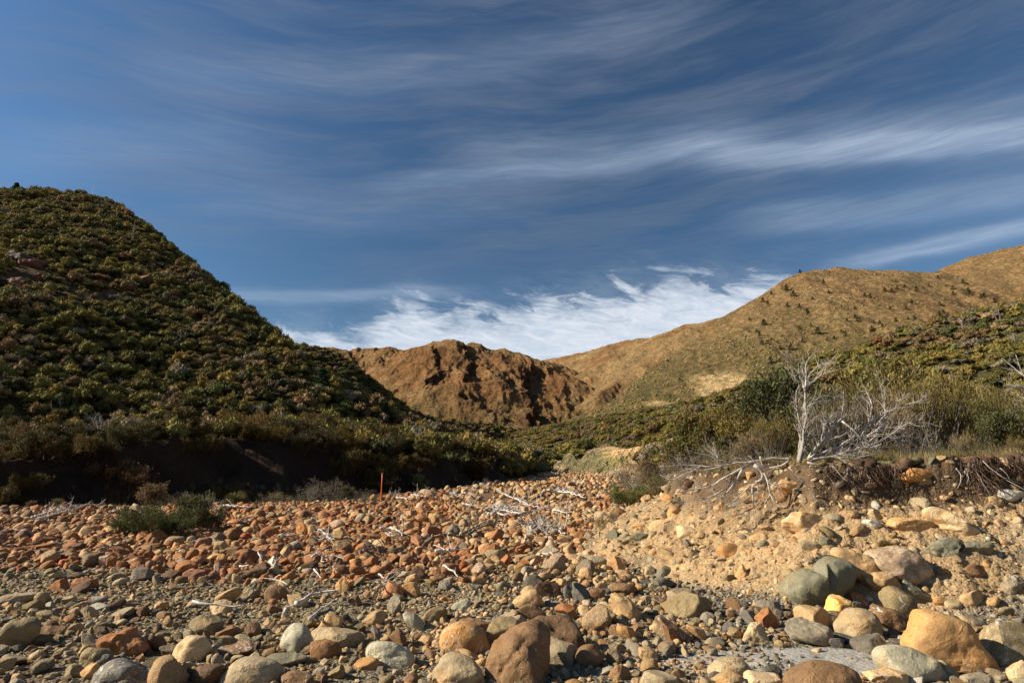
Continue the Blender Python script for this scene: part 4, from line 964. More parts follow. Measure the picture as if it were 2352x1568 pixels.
def build_stones():
    Rm = rot_mats(len(ST), 5, .3); Rm2 = rot_mats(len(ST), 6, .9)
    grp = {}
    for i in range(len(ST)):
        x, y, z, r, rd = ST[i]; zn = SZ[i]; kk = kindp[zn][RS.randint(4)]; j = RS.randint(7)
        cn = pick(ZT[zn]) if zn != 'red' else pick(ZON_RED if RS.rand() > .45 else (ZON_REDL if x+.12*y < .8 else ZON_REDR)); c = np.array(PAL[cn])*RS.uniform(.72, 1.22)*np.array((1+.03*RS.randn(), 1, 1+.05*RS.randn()))
        if zn == 'bank': sink = -.35*r; 
        else: sink = (.15+.25*RS.rand())*r*(1 if r > .05 else .6)
        R = Rm[i] if RS.rand() < .7 else Rm2[i]
        sc = r*np.array((1.0, RS.uniform(.75, 1.05), RS.uniform(.75, 1.1)))*1.12
        if i in ind:
            key = (kk, j)
            if key not in MESHES:
                V, F = PROT[(kk, j, 4)]; o = mk('river_stone', V, F, M_ROCK, link=False); MESHES[key] = o.data
            o = bpy.data.objects.new('river_stone', MESHES[key]); COL.objects.link(o)
            from mathutils import Matrix
            M = Matrix([list(R[q]*sc)+[0] for q in range(3)]+[[0, 0, 0, 1]]); o.matrix_world = Matrix.Translation((x, y, z+sink*.7))@M
            # keep it as location / rotation / scale
            o.color = (*np.clip(c, 0, 1), 1)
            px = r/y*1568*2
            adj = ('large ' if px > 45 else 'small ' if px < 27 else '')+COLW[cn]
            noun = dict(r='rounded', a='angular', f='flat')[kk]+(' stone half buried' if zn == 'bank' else ' stone')
            tag(o, describe(us[i], vs[i], adj, noun, ANCH2), 'stone', 'stones set in the ochre bank' if zn == 'bank' else 'loose stones of the river bed')
        else:
            lod = 3 if app[i] > .006 else 2 if app[i] > .0028 else 1
            grp.setdefault((kk, j, lod), []).append((x, y, z+sink*.7, *R.ravel(), *sc, *c))
    gs = []
    for key, rows in grp.items():
        A = np.array(rows); V, F = PROT[key]; FLATV.update([id(V)] if (key[0] != 'r' and key[2] <= 2) or key[2] == 1 else []); gs.append((V, F, None, A[:, :3], A[:, 3:12].reshape(-1, 3, 3), A[:, 12:15], A[:, 15:18]))
    bake('loose_stones', gs, M_STONE, 'countless smaller rust, tan and grey stones covering the river bed and bank', 'stones')
build_stones()
# ------------------------------------------------------------------ wood and foliage builders
class Acc:
    def __init__(s): s.V = []; s.F = []; s.C = []; s.n = 0
    def add(s, V, F, C=(1, 1, 1)):
        if len(V) == 0: return
        s.V.append(V); s.F.append(F+s.n); s.n += len(V)
        s.C.append(np.broadcast_to(np.asarray(C, float), (len(V), 3)))
    def arr(s): return np.concatenate(s.V), np.concatenate(s.F), np.concatenate(s.C)
def tube(pts, rad, sides=4):
    p = np.asarray(pts, float); n = len(p); rad = np.asarray(rad, float)
    t = np.gradient(p, axis=0); t /= np.linalg.norm(t, axis=1)[:, None]+1e-9
    ref = np.array((.31, .87, .12)); a = np.cross(t, ref); a /= np.linalg.norm(a, axis=1)[:, None]+1e-9; b = np.cross(t, a)
    th = np.arange(sides)*2*math.pi/sides
    V = p[:, None]+rad[:, None, None]*(np.cos(th)[None, :, None]*a[:, None]+np.sin(th)[None, :, None]*b[:, None]); V = V.reshape(-1, 3)
    i = np.arange(n-1)[:, None]*sides; j = np.arange(sides)[None]; k = (j+1) % sides
    q = np.stack([i+j, i+k, i+sides+k, i+sides+j], -1).reshape(-1, 4)
    F = np.concatenate([q[:, [0, 1, 2]], q[:, [0, 2, 3]]])
    V = np.r_[V, p[-1:]+t[-1:]*rad[-1]]; e = (n-1)*sides; cap = np.stack([e+np.arange(sides), e+(np.arange(sides)+1) % sides, np.full(sides, n*sides)], 1)
    V = np.r_[V, p[:1]]; cap0 = np.stack([(np.arange(sides)+1) % sides, np.arange(sides), np.full(sides, n*sides+1)], 1)
    return V, np.concatenate([F, cap, cap0])
def resample(pts, n, rs, wob):
    p = np.asarray(pts, float); L = np.r_[0, np.cumsum(np.linalg.norm(np.diff(p, axis=0), axis=1))]
    t = np.linspace(0, L[-1], n); q = np.stack([np.interp(t, L, p[:, k]) for k in range(3)], 1)
    q[1:-1] = (q[:-2]+q[2:]+2*q[1:-1])/4
    w = rs.normal(0, wob, q.shape); w[0] = 0; w = (w+np.roll(w, 1, 0))/2; w[0] = 0
    return q+w
def grow(acc, p, d, L, r, lvl, rs, tips, up=.1, wander=.25, kids=(4, 7), kl=.6, spread=.8, sides=4, col=(1, 1, 1), tmin=.25):
    n = 5 if lvl > 0 else 4; pts = [p]; dd = d/np.linalg.norm(d)
    for i in range(n):
        dd = dd+rs.normal(0, wander, 3)/math.sqrt(n)+np.array((0, 0, up/n)); dd /= np.linalg.norm(dd); pts.append(pts[-1]+dd*L/n)
    pts = np.array(pts); rad = np.linspace(r, r*(.45 if lvl > 0 else .2), n+1)
    V, F = tube(pts, rad, sides if lvl > 0 else 3); acc.add(V, F, np.array(col)*rs.uniform(.85, 1.15))
    if lvl == 0: tips.append((pts[-1], dd)); tips.append((pts[-2], dd)); return
    for _ in range(rs.randint(*kids)):
        t = rs.uniform(tmin, 1.0); f = t*n; i = min(int(f), n-1); q = pts[i]+(pts[i+1]-pts[i])*(f-i)
        td = pts[i+1]-pts[i]; td /= np.linalg.norm(td); e = rs.normal(size=3); e -= td*(e@td); e /= np.linalg.norm(e)
        nd = td*(1-spread*.5)+e*spread+np.array((0, 0, up))
        grow(acc, q, nd, L*kl*rs.uniform(.7, 1.2)*(1.15-.45*t), r*.55*(1.1-.4*t), lvl-1, rs, tips, up, wander, kids, kl, spread, sides, col, tmin)
    tips.append((pts[-1], dd))
def tufts(tips, n, spread, length, width, rs, up=.5, col=(1, 1, 1), var=.25, along=.6):
    T = np.array([t[0] for t in tips]); D = np.array([t[1] for t in tips]); k = rs.randint(0, len(T), n)
    c = T[k]+rs.normal(0, spread, (n, 3)); d = D[k]*along+rs.normal(0, .55, (n, 3))+np.array((0, 0, up)); d /= np.linalg.norm(d, axis=1)[:, None]
    s = np.cross(d, rs.normal(size=(n, 3))); s /= np.linalg.norm(s, axis=1)[:, None]
    l = length*rs.uniform(.6, 1.3, n)[:, None]; w = width*rs.uniform(.6, 1.3, n)[:, None]
    V = np.stack([c-s*w*.4, c+s*w*.4, c+d*l*.6+s*w, c+d*l-s*w*.2], 1).reshape(-1, 3); b = np.arange(n)[:, None]*4
    F = np.concatenate([b+np.array([[0, 1, 2]]), b+np.array([[0, 2, 3]])])
    tc = rs.uniform(1-var, 1+var, len(T)); C = np.array(col)[None]*(tc[k]*rs.uniform(.85, 1.15, n))[:, None]*np.c_[rs.uniform(.9, 1.15, n), np.ones(n), rs.uniform(.8, 1.2, n)]
    return V, F, np.repeat(C, 4, 0)
WOODC = {'dead': (.49, .445, .39), 'bark': (.13, .095, .065), 'greybark': (.16, .135, .105)}
def shrub_parts(kind, seed):
    """unit-height shrub: (stems, foliage) arrays"""
    rs = np.random.RandomState(seed); A = Acc(); tips = []; Z = np.array((0, 0, 0.))
    if kind == 'manuka':
        for i in range(6):
            a = rs.uniform(0, 6.28); d = np.array((math.cos(a)*.45, math.sin(a)*.45, 1)); grow(A, Z+rs.normal(0, .02, 3)*[1, 1, 0], d, .62, .020, 2, rs, tips, .25, .3, (6, 9), .55, .8, 4, WOODC['bark'], .15)
        V, F, C = tufts(tips, 4600, .032, .05, .012, rs, .5, (1, 1, 1), .5)
        return A.arr(), (V, F, C)
    if kind == 'tree':
        for i in range(3):
            a = rs.uniform(0, 6.28); d = np.array((math.cos(a)*.35, math.sin(a)*.35, 1)); grow(A, Z+rs.normal(0, .02, 3)*[1, 1, 0], d, .72, .028, 3, rs, tips, .2, .35, (4, 6), .52, .8, 4, WOODC['bark'], .5)
        tips = [t for t in tips if t[0][2] > .38]
        return A.arr(), tufts(tips, 5200, .04, .045, .011, rs, .45, (1, 1, 1), .35)
    if kind == 'wispy':
        for i in range(26):
            a = rs.uniform(0, 6.28); d = np.array((math.cos(a)*.42, math.sin(a)*.42, 1)); grow(A, rs.normal(0, .10, 3)*[1, 1, 0], d, rs.uniform(.5, .85), .0065, 1, rs, tips, .35, .2, (4, 7), .5, .4, 3, WOODC['greybark'], .3)
        return A.arr(), tufts(tips, 2600, .03, .06, .007, rs, .9, (1, 1, 1), .35)
    if kind == 'dead':
        for i in range(7):
            a = rs.uniform(0, 6.28); d = np.array((math.cos(a)*.6, math.sin(a)*.6, .8)); grow(A, rs.normal(0, .04, 3)*[1, 1, 0], d, rs.uniform(.5, .8), .014, 2, rs, tips, .1, .35, (4, 7), .55, .75, 3, WOODC['dead'], .2)
        return A.arr(), None
    if kind == 'scrub':      # grey fine twiggy scrub with little foliage
        for i in range(14):
            a = rs.uniform(0, 6.28); d = np.array((math.cos(a)*.7, math.sin(a)*.7, .8)); grow(A, rs.normal(0, .10, 3)*[1, 1, 0], d, rs.uniform(.4, .7), .008, 2, rs, tips, .1, .4, (3, 6), .55, .8, 3, WOODC['greybark'], .2)
        return A.arr(), tufts(tips, 1500, .03, .04, .007, rs, .4, (1, 1, 1), .35)
    if kind == 'green':      # low feathery shrub
        for i in range(22):
            a = rs.uniform(0, 6.28); d = np.array((math.cos(a)*.9, math.sin(a)*.9, .8)); grow(A, rs.normal(0, .12, 3)*[1, 1, 0], d, rs.uniform(.4, .75), .010, 1, rs, tips, .35, .2, (7, 11), .45, .55, 3, WOODC['bark'], .2)
        return A.arr(), tufts(tips, 6500, .028, .055, .008, rs, .5, (1, 1, 1), .3, 1.0)
    if kind == 'tussock':
        n = 420; a = rs.uniform(0, 6.28, n); s = rs.uniform(.1, .9, n); tp = [(np.array((math.cos(q)*.04, math.sin(q)*.04, 0)), np.array((math.cos(q)*w, math.sin(q)*w, 1.0))) for q, w in zip(a, s)]
        P0 = np.array([t[0] for t in tp]); D = np.array([t[1] for t in tp]); D /= np.linalg.norm(D, axis=1)[:, None]
        L = rs.uniform(.5, 1.1, n)[:, None]; m = P0+D*L*.6; e = m+D*L*.35*[1.6, 1.6, .35]; sd = np.cross(D, [0, 0, 1.]); sd /= np.linalg.norm(sd, axis=1)[:, None]+1e-9; w = .012
        V = np.stack([P0-sd*w, P0+sd*w, m+sd*w*.8, m-sd*w*.8, e], 1).reshape(-1, 3); b = np.arange(n)[:, None]*5
        F = np.concatenate([b+np.array([[0, 1, 2]]), b+np.array([[0, 2, 3]]), b+np.array([[3, 2, 4]])])
        return None, (V, F, np.repeat(rs.uniform(.7, 1.3, (n, 1))*np.ones((1, 3)), 5, 0))
def hill_bush(seed, nt, sub=1, tall=1.0, up=.35):
    """unit-radius bush of several leafy lobes"""
    rs = np.random.RandomState(seed); A = Acc(); nl = rs.randint(6, 10); L = []
    for i in range(nl):
        a = rs.uniform(0, 6.28); q = math.sqrt(rs.rand())*.68; h = (.95-.55*q)*tall*rs.uniform(.75, 1.1); L.append((q*math.cos(a), q*math.sin(a), h, rs.uniform(.28, .48)))
    for (x, y, z, r) in L:
        V, F = ico(sub); v = V*r*.80*np.array((1, 1, .72)); v = v+V*(fbm3(V+seed, 2.5, 2, seed)*.2*r)[:, None]
        A.add(v+[x, y, z], F, (.80,)*3)
        # thin stem under every lobe
        P0 = np.array((x*.3, y*.3, -.2)); tv, tf = tube(np.array([P0, [x*.7, y*.7, z*.5], [x, y, z]]), [.045, .035, .02], 3); A.add(tv, tf, (.55, .5, .6))
    n = nt; k = rs.randint(0, nl, n); LL = np.array(L)[k]
    d = rs.normal(size=(n, 3)); d[:, 2] = np.abs(d[:, 2])*1.0-.35; d /= np.linalg.norm(d, axis=1)[:, None]
    c = LL[:, :3]+d*LL[:, 3:4]*np.array((1, 1, .75))*rs.uniform(.7, 1.05, (n, 1))
    dd = d*.7+rs.normal(0, .45, (n, 3))+[0, 0, up]; dd /= np.linalg.norm(dd, axis=1)[:, None]; s = np.cross(dd, rs.normal(size=(n, 3))); s /= np.linalg.norm(s, axis=1)[:, None]
    l = rs.uniform(.10, .22, (n, 1))*(200/nt)**.25; w = l*.42
    V = np.stack([c-s*w, c+s*w, c+dd*l], 1).reshape(-1, 3); F = np.arange(n*3).reshape(-1, 3)
    lobec = rs.uniform(.8, 1.2, nl)[k]; C = (lobec*rs.uniform(.75, 1.3, n))[:, None]*np.c_[rs.uniform(.92, 1.1, n), np.ones(n), rs.uniform(.8, 1.2, n)]
    A.add(V, F, 1); V, F, CC = A.arr(); CC = CC.copy(); CC[-3*n:] = np.repeat(C, 3, 0)
    return V, F, CC
def conifer(seed, nt=260):
    rs = np.random.RandomState(seed); A = Acc(); V, F = tube(np.array([[0, 0, -.1], [0, 0, .5], [0, 0, 1]]), [.03, .02, .006], 4); A.add(V, F, (1.2, .8, .6))
    n = nt; h = rs.rand(n)**1.2; h = .12+.88*np.floor(h*9)/9+rs.normal(0, .015, n); a = rs.uniform(0, 6.28, n); R = (1.02-h)*.42; q = rs.uniform(.2, 1, n)
    c = np.stack([np.cos(a)*R*q, np.sin(a)*R*q, h-.04*q], 1); d = np.stack([np.cos(a), np.sin(a), rs.uniform(-.2, .5, n)], 1); s = np.cross(d, [0, 0, 1.])+rs.normal(0, .3, (n, 3)); s /= np.linalg.norm(s, axis=1)[:, None]
    l = .11; V = np.stack([c-s*l*.5, c+s*l*.5, c+d*l], 1).reshape(-1, 3); A.add(V, np.arange(3*n).reshape(-1, 3), 1); V, F, C = A.arr(); C = C.copy(); C[-3*n:] *= np.repeat(rs.uniform(.7, 1.3, (n, 1)), 3, 0)
    return V, F, C

# ------------------------------------------------------------------ where the land is, and what hides what
def Hall(x, y):
    z = H(x, y, False)[0]; zs = np.maximum(z, hG(x, y)); zs = np.maximum(zs, hA(x, y)); return np.maximum(zs, hB(x, y))
_T = np.linspace(-1.1, 1.1, 260); _Y = np.geomspace(9, 640, 300); _TT, _YY = np.meshgrid(_T, _Y)
_E = (Hall(_TT*_YY, _YY)+.3-CAMZ)/_YY; _RM = np.maximum.accumulate(_E, axis=0)
def visible(x, y, ztop):
    t = np.clip(((x/y)-_T[0])/(_T[1]-_T[0]), 0, 258.99).astype(int); k = np.clip(np.searchsorted(_Y, y*.97-1)-1, 0, 299)
    return (ztop-CAMZ)/y > _RM[k, t]-.002
BC = dict(olive=(.19, .165, .042), gold=(.25, .19, .05), green=(.12, .14, .042), dark=(.085, .088, .028), grey=(.22, .185, .12), brown=(.20, .135, .060), tan=(.31, .23, .11), rust=(.23, .10, .04), dgreen=(.085, .095, .028))
BUSH = []   # x, y, z, r, colour name, tallness
BR = np.random.RandomState(21)
def bushes(n, x0, x1, y0, y1, rmin, rmax, hf, cond, mix, k=.62, tall=(.8, 1.3)):
    X = BR.uniform(x0, x1, n); Y = BR.uniform(y0, y1, n); Z = hf(X, Y); R = BR.uniform(rmin, rmax, n)**1; T = X/Y
    U, V = proj(X, Y, Z+R); ok = (U > -70) & (U < 2430) & visible(X, Y, Z+2.0*R) & cond(X, Y, Z, U, V)
    cl = fbm2(X/14, Y/14, 3, 201)
    cellb = {}
    for i in np.where(ok)[0]:
        x, y, r = X[i], Y[i], R[i]; c = 4.0; ix, iy = int(x//c), int(y//c); bad = False
        for a in (ix-1, ix, ix+1):
            for b in (iy-1, iy, iy+1):
                for (p, q, s) in cellb.get((a, b), ()):
                    if (p-x)**2+(q-y)**2 < (k*(r+s))**2: bad = True; break
                if bad: break
            if bad: break
        if bad: continue
        cellb.setdefault((ix, iy), []).append((x, y, r))
        names, w = zip(*mix); w = np.array(w, float)
        if cl[i] > .15: w = w*np.array([2.2 if q in ('grey', 'brown', 'tan') else .6 for q in names])
        elif cl[i] < -.15: w = w*np.array([2.0 if q in ('dark', 'olive') else .5 for q in names])
        cn = names[BR.choice(len(names), p=w/w.sum())]
        BUSH.append((x, y, Z[i], r, cn, BR.uniform(*tall)))
def oncam(h):   # where this slope is the land surface
    return lambda X, Y: (h(X, Y) > H(X, Y, False)[0]-.2)
MIXA = [('olive', .36), ('gold', .22), ('green', .05), ('dark', .20), ('grey', .07), ('brown', .12), ('tan', .03)]
MIXG = [('olive', .42), ('gold', .16), ('green', .05), ('dark', .14), ('grey', .09), ('brown', .12), ('tan', .02), ('rust', .005)]
def scree(U, V): return np.exp(-((U-230)/200)**2-((V-672-(U-230)*.10)/48)**2)+np.exp(-((U-60)/100)**2-((V-600)/40)**2)
def condA(X, Y, Z, U, V):
    s = scree(U, V); return (Z > H(X, Y, False)[0]) & (BR.rand(len(X)) > s*.92)
bushes(60000, -330, 15, 50, 300, .75, 2.1, hA, condA, MIXA, .44, (.7, 1.6))
bushes(30000, -330, 15, 50, 280, .4, 1.0, hA, condA, MIXA, .5, (.8, 1.8))
bushes(9000, -200, 30, 300, 560, 1.8, 3.0, hB, lambda X, Y, Z, U, V: Z > 1, MIXA, .6)
def fl(x, y): return H(x, y, False)[0]
def condL(X, Y, Z, U, V):
    ld = H(X, Y, False)[2]; return ((ld > 1.5) | ((ld > -.2) & (BR.rand(len(X)) < .22))) & (hA(X, Y) < Z+.3) & (hG(X, Y) < Z)
bushes(16000, -90, 12, 28, 150, .8, 1.5, fl, condL, MIXA, .42, (1.1, 1.7))
def cliff(U, V): return (U > 1290) & (U < 1450) & (V > 1012) & (V < 1085)
def condG(X, Y, Z, U, V):
    h2, d2 = ridge(X, Y, G_S, .85, 2.0); return (Z > H(X, Y, False)[0]) & ~((h2 > hG0(X, Y)-1) & (d2 < 9) & (BR.rand(len(X)) > .06)) & ~((U > 1275) & (U < 1450) & (Y < 112))
bushes(36000, -10, 260, 55, 330, 1.0, 2.3, hG, condG, MIXG, .48, (.7, 1.15))
bushes(7000, -10, 150, 320, 520, 1.8, 3.0, hG, condG, MIXG, .6, (.6, .9))
def condR(X, Y, Z, U, V):
    rd = H(X, Y, False)[1]; return (rd > 4.0) & (hG(X, Y) < Z+.2) & (Y > 22) & ~((U > 1275) & (U < 1450) & (Y < 112) & (BR.rand(len(X)) > .03))
bushes(9000, 4, 150, 22, 175, .8, 1.6, fl, condR, MIXG, .45, (.9, 1.4))
print('bushes', len(BUSH))

# ------------------------------------------------------------------ near shrubs placed by hand: u, v of the foot, distance, height, kind, colour, label
SHM = {}
def shrub_mesh(kind, var):
    key = (kind, var)
    if key not in SHM:
        st, fo = shrub_parts(kind, 300+var*17+len(kind)*3)
        SHM[key] = (mk('trunk' if kind == 'tree' else 'stems', *st[:2], M_DEAD if kind in ('dead',) else M_BARK, st[2], link=False).data if st is not None else None,
                    mk('crown' if kind == 'tree' else 'foliage', *fo[:2], M_LEAF, fo[2], link=False).data if fo is not None else None)
    return SHM[key]
KNAME = dict(manuka='shrub', tree='small_tree', wispy='shrub', dead='dead_shrub', scrub='shrub', green='shrub', tussock='grass_tussock')
def place_shrub(x, y, z, h, kind, colr, label, cat, group, var=0, rot=0, wide=1.0, woodc=1.0):
    sm, fm = shrub_mesh(kind, var)
    c = np.array(BC[colr])*(.70 if colr in ('gold', 'olive') and kind in ('manuka', 'tree', 'wispy') else .75 if kind in ('wispy', 'scrub') else 1.0) if colr else np.ones(3)
    if kind in ('tussock', 'dead'):
        me = fm if kind == 'tussock' else sm
        o = bpy.data.objects.new(KNAME[kind], me); COL.objects.link(o); o.location = (x, y, z); o.color = (*c, 1) if kind == 'tussock' else (woodc,)*3+(1,)
        o.scale = (h*wide, h*wide, h); o.rotation_euler = (0, 0, rot); tag(o, label, cat, group); return o
    e = empty(KNAME[kind], (x, y, z)); e.scale = (h*wide, h*wide, h); e.rotation_euler = (0, 0, rot); tag(e, label, cat, group)
    for nm, me, cc in (('trunk' if kind == 'tree' else 'stems', sm, (1, 1, 1)), ('crown' if kind == 'tree' else 'foliage', fm, c)):
        o = bpy.data.objects.new(nm, me); COL.objects.link(o); o.parent = e; o.color = (*cc, 1)
    return e
NEAR = """
2040|1040|30|5.4|manuka|gold|tall olive-gold shrub, biggest crown above the leaning dead branches
1960|1045|28|4.6|manuka|olive|tall olive shrub just behind the upper twigs of the dead tree
2130|1040|33|5.2|manuka|gold|broad golden shrub behind the wispy tan thicket
1880|1045|27|3.6|manuka|dark|dark green shrub close behind the dead tree trunk
1800|1050|23|3.9|tree|dark|dark green small tree left of the dead tree
1760|1050|25|2.9|tree|dark|dark small tree with bent stems, left of the dark green one
1720|1052|24|2.3|manuka|dark|low dark shrub between two small trees
1670|1060|23|2.6|tree|gold|small tree with golden crown and dark crooked stems
1610|1065|24|2.2|tree|olive|olive small tree standing with bare grey branches beside it
1560|1070|25|1.8|manuka|olive|low olive shrub above the ochre bank's far end
1500|1075|27|1.5|manuka|brown|brown-green shrub beyond the hanging branches
1700|1062|18|1.35|scrub|grey|grey scrub under the small trees
1650|1075|17|1.2|scrub|olive|thin olive scrub in front of the golden-crowned small tree
1590|1085|18|1.15|scrub|grey|grey twiggy scrub at the bank's brow
1530|1092|19|1.05|scrub|olive|twiggy scrub near the pale root ends
1775|1062|14.5|1.05|wispy|gold|ochre broom-like shrub left of the dead tree
1725|1068|15|.85|wispy|tan|low ochre broom-like shrub, left of the larger one
1930|1055|15|1.5|wispy|grey|grey wispy shrub behind the fallen branches
1885|1055|17|1.75|wispy|olive|olive wispy shrub between the dead tree and fallen branches
2010|1052|16|1.7|wispy|brown|brown wispy shrub behind the dead branch fan
2080|1050|15|1.5|wispy|tan|tan wispy shrub right of the dead branch fan
2150|1048|14.5|1.75|wispy|gold|tall golden wispy shrub in the middle of the tan thicket
2200|1046|15|1.6|wispy|olive|olive wispy shrub in the tan thicket
2130|1046|16.5|1.9|wispy|tan|tallest tan wispy shrub, tips touching the golden crown
2250|1045|16|1.65|wispy|gold|golden wispy shrub right of the thicket
2310|1045|15|1.5|wispy|olive|olive wispy shrub near the edge dead tree
2350|1045|17|1.9|wispy|tan|tan wispy shrub under the edge dead tree
2290|1048|13.5|.95|manuka|dark|dark low shrub in shade at the bank top
2340|1046|13.2|1.05|manuka|dark|dark shrub beside the picture's edge on the bank top
2235|1049|13.6|.6|scrub|olive|small olive scrub beside the dark low shrub
2225|790|95|5|manuka|gold|golden shrub high on the near slope
1440|1122|21|1.05|green|green|bright green low shrub at the bank's far end
1475|1112|20|.6|green|olive|yellow-green low shrub right of the bright green one
1510|1110|19|.55|tussock|tan|tan grass tussock by the yellow-green shrub
1462|1096|32|2.1|scrub|grey|grey dead-looking scrub beside the ochre cliff
1465|1092|30|2.0|scrub|brown|brown scrub behind the bright green low shrub
1500|1088|27|1.6|scrub|grey|grey scrub behind the root ends
1382|1205|15.6|.62|scrub|olive|grey-olive scrub clinging to the bank's nose
1408|1200|15.3|.48|scrub|grey|pale grey tuft of scrub on the bank's nose
350|1240|15.2|1.0|green|dgreen|dense dark green bush on the stones
300|1232|16|.8|green|dgreen|smaller green bush left of the dense one
405|1246|15.4|.7|green|dgreen|low green bush in front between its neighbours
445|1240|17|1.15|manuka|dark|dark brown-green bush with bare twigs behind the green one
478|1225|17.5|.8|green|dark|dark bush at the right of the green clump
345|1150|27|1.25|manuka|brown|brown bush at the shadow's edge behind the green bush
410|1160|25.5|.8|scrub|brown|brown scrub with bleached twigs behind the green bush
540|1152|29|1.1|manuka|olive|olive bush at the far edge of the stones
590|1152|30|1.0|scrub|brown|brownish scrub in the row beyond the stones
630|1150|31|1.35|scrub|grey|grey-brown scrub in the row beyond the stones
680|1149|31|1.2|scrub|olive|olive-grey scrub in the middle of the row beyond the stones
720|1148|30.5|1.5|scrub|grey|tallest grey scrub in the row beyond the stones
760|1147|31|1.35|scrub|grey|grey scrub with pale stems at the row's end
800|1146|31|.8|manuka|dark|dark low bush at the end of the scrub row
640|1120|33|1.0|manuka|gold|small golden-green upright bush behind the scrub row
835|1142|30|.8|scrub|grey|thin grey scrub left of the orange marker pole
860|1142|33|.6|scrub|tan|thin tan scrub behind the orange marker pole
880|1142|31|.38|tussock|tan|tawny grass tussock beside the orange marker pole
865|1146|29.5|.32|tussock|tan|tawny grass tussock left of the orange marker pole
905|1142|33|.75|dead||small bare dead bush right of the orange marker pole
1110|1112|46|.9|dead||bare twig bush at the bar's far edge
130|1180|25|.5|manuka|olive|small olive bush at the left end of the stones
70|1180|26|.4|manuka|brown|little brown bush in shade at the picture's left
270|1285|12.6|.16|tussock|tan|small straw tuft among the red stones
265|1262|13|.2|tussock|olive|small olive tuft in front of the green bush
450|1155|24|.9|dead||bleached bare bush behind the dark brown-green bush
490|1160|23|.8|dead||bare bush with curved pale twig right of the dark bush
2035|1265|9.6|.20|manuka|gold|tiny golden seedling growing on the bank face
1715|1085|11.8|.22|tussock|olive|green tussock on the bank's brow near the root fan
1990|1062|11.9|.28|tussock|tan|tan tussock above the hanging roots
2050|1060|12|.2|tussock|green|green tussock above the big orange-tan rock
2180|1053|12.2|.22|tussock|green|green tussock on the turf edge
2260|1051|12|.26|tussock|tan|straw tussock on the turf edge
2330|1050|11.9|.22|tussock|green|green tussock at the right end of the turf
1905|1068|11.7|.24|tussock|olive|olive tussock beside the dead tree's foot
1760|1078|11.9|.25|tussock|tan|pale tussock beside the pale roots
1620|1092|13.5|.35|tussock|tan|straw tussock under the pale root ends
1570|1100|14.2|.3|tussock|tan|dry tussock at the bank's brow
2090|1058|12.6|.38|scrub|grey|low grey scrub above the red-brown turf lumps
2150|1056|12.8|.45|scrub|olive|low olive scrub at the foot of the tan thicket
2215|1054|12.6|.5|wispy|tan|short straw-coloured shrub on the turf
2300|1053|12.4|.45|scrub|brown|low brown scrub on the turf near the edge
1960|1062|12.6|.45|scrub|grey|low grey twiggy scrub under the fallen branches
2030|1060|12.9|.5|scrub|brown|brown twiggy scrub under the fallen branches
2340|1052|12.5|.4|wispy|gold|short golden shrub at the end of the turf
"""
SHA = []
for i, l in enumerate(NEAR.strip().splitlines()):
    u, v, Y, h, kind, cn, lab = l.split('|'); u, v, Y, h = float(u), float(v), float(Y), float(h)
    x = P(u, v, Y)[0]; z = float(Hall(np.array([x]), np.array([Y]))[0]) if Y > 60 else float(H(np.array([x]), np.array([Y]))[0][0])
    if 'seedling' in lab: x, Y, z = hitv(u, v)
    g = {'tree': 'small trees on the right terrace', 'tussock': 'grass tussocks', 'dead': 'bare dead bushes'}.get(kind, 'shrubs round the river bed')
    place_shrub(x, Y, z-.02, h, kind, cn or None, lab, {'tree': 'tree', 'tussock': 'grass tussock', 'dead': 'dead bush'}.get(kind, 'shrub'), g, i % 3, i*2.4, 1.15 if kind in ('green', 'scrub') else 1.0)
    uu, vv = proj(x, Y, z+h*.5); SHA.append((uu, vv, 'the '+lab.split(',')[0].split(' with ')[0].split(' behind ')[0].split(' beside ')[0].split(' in the ')[0].split(' at the ')[0]))

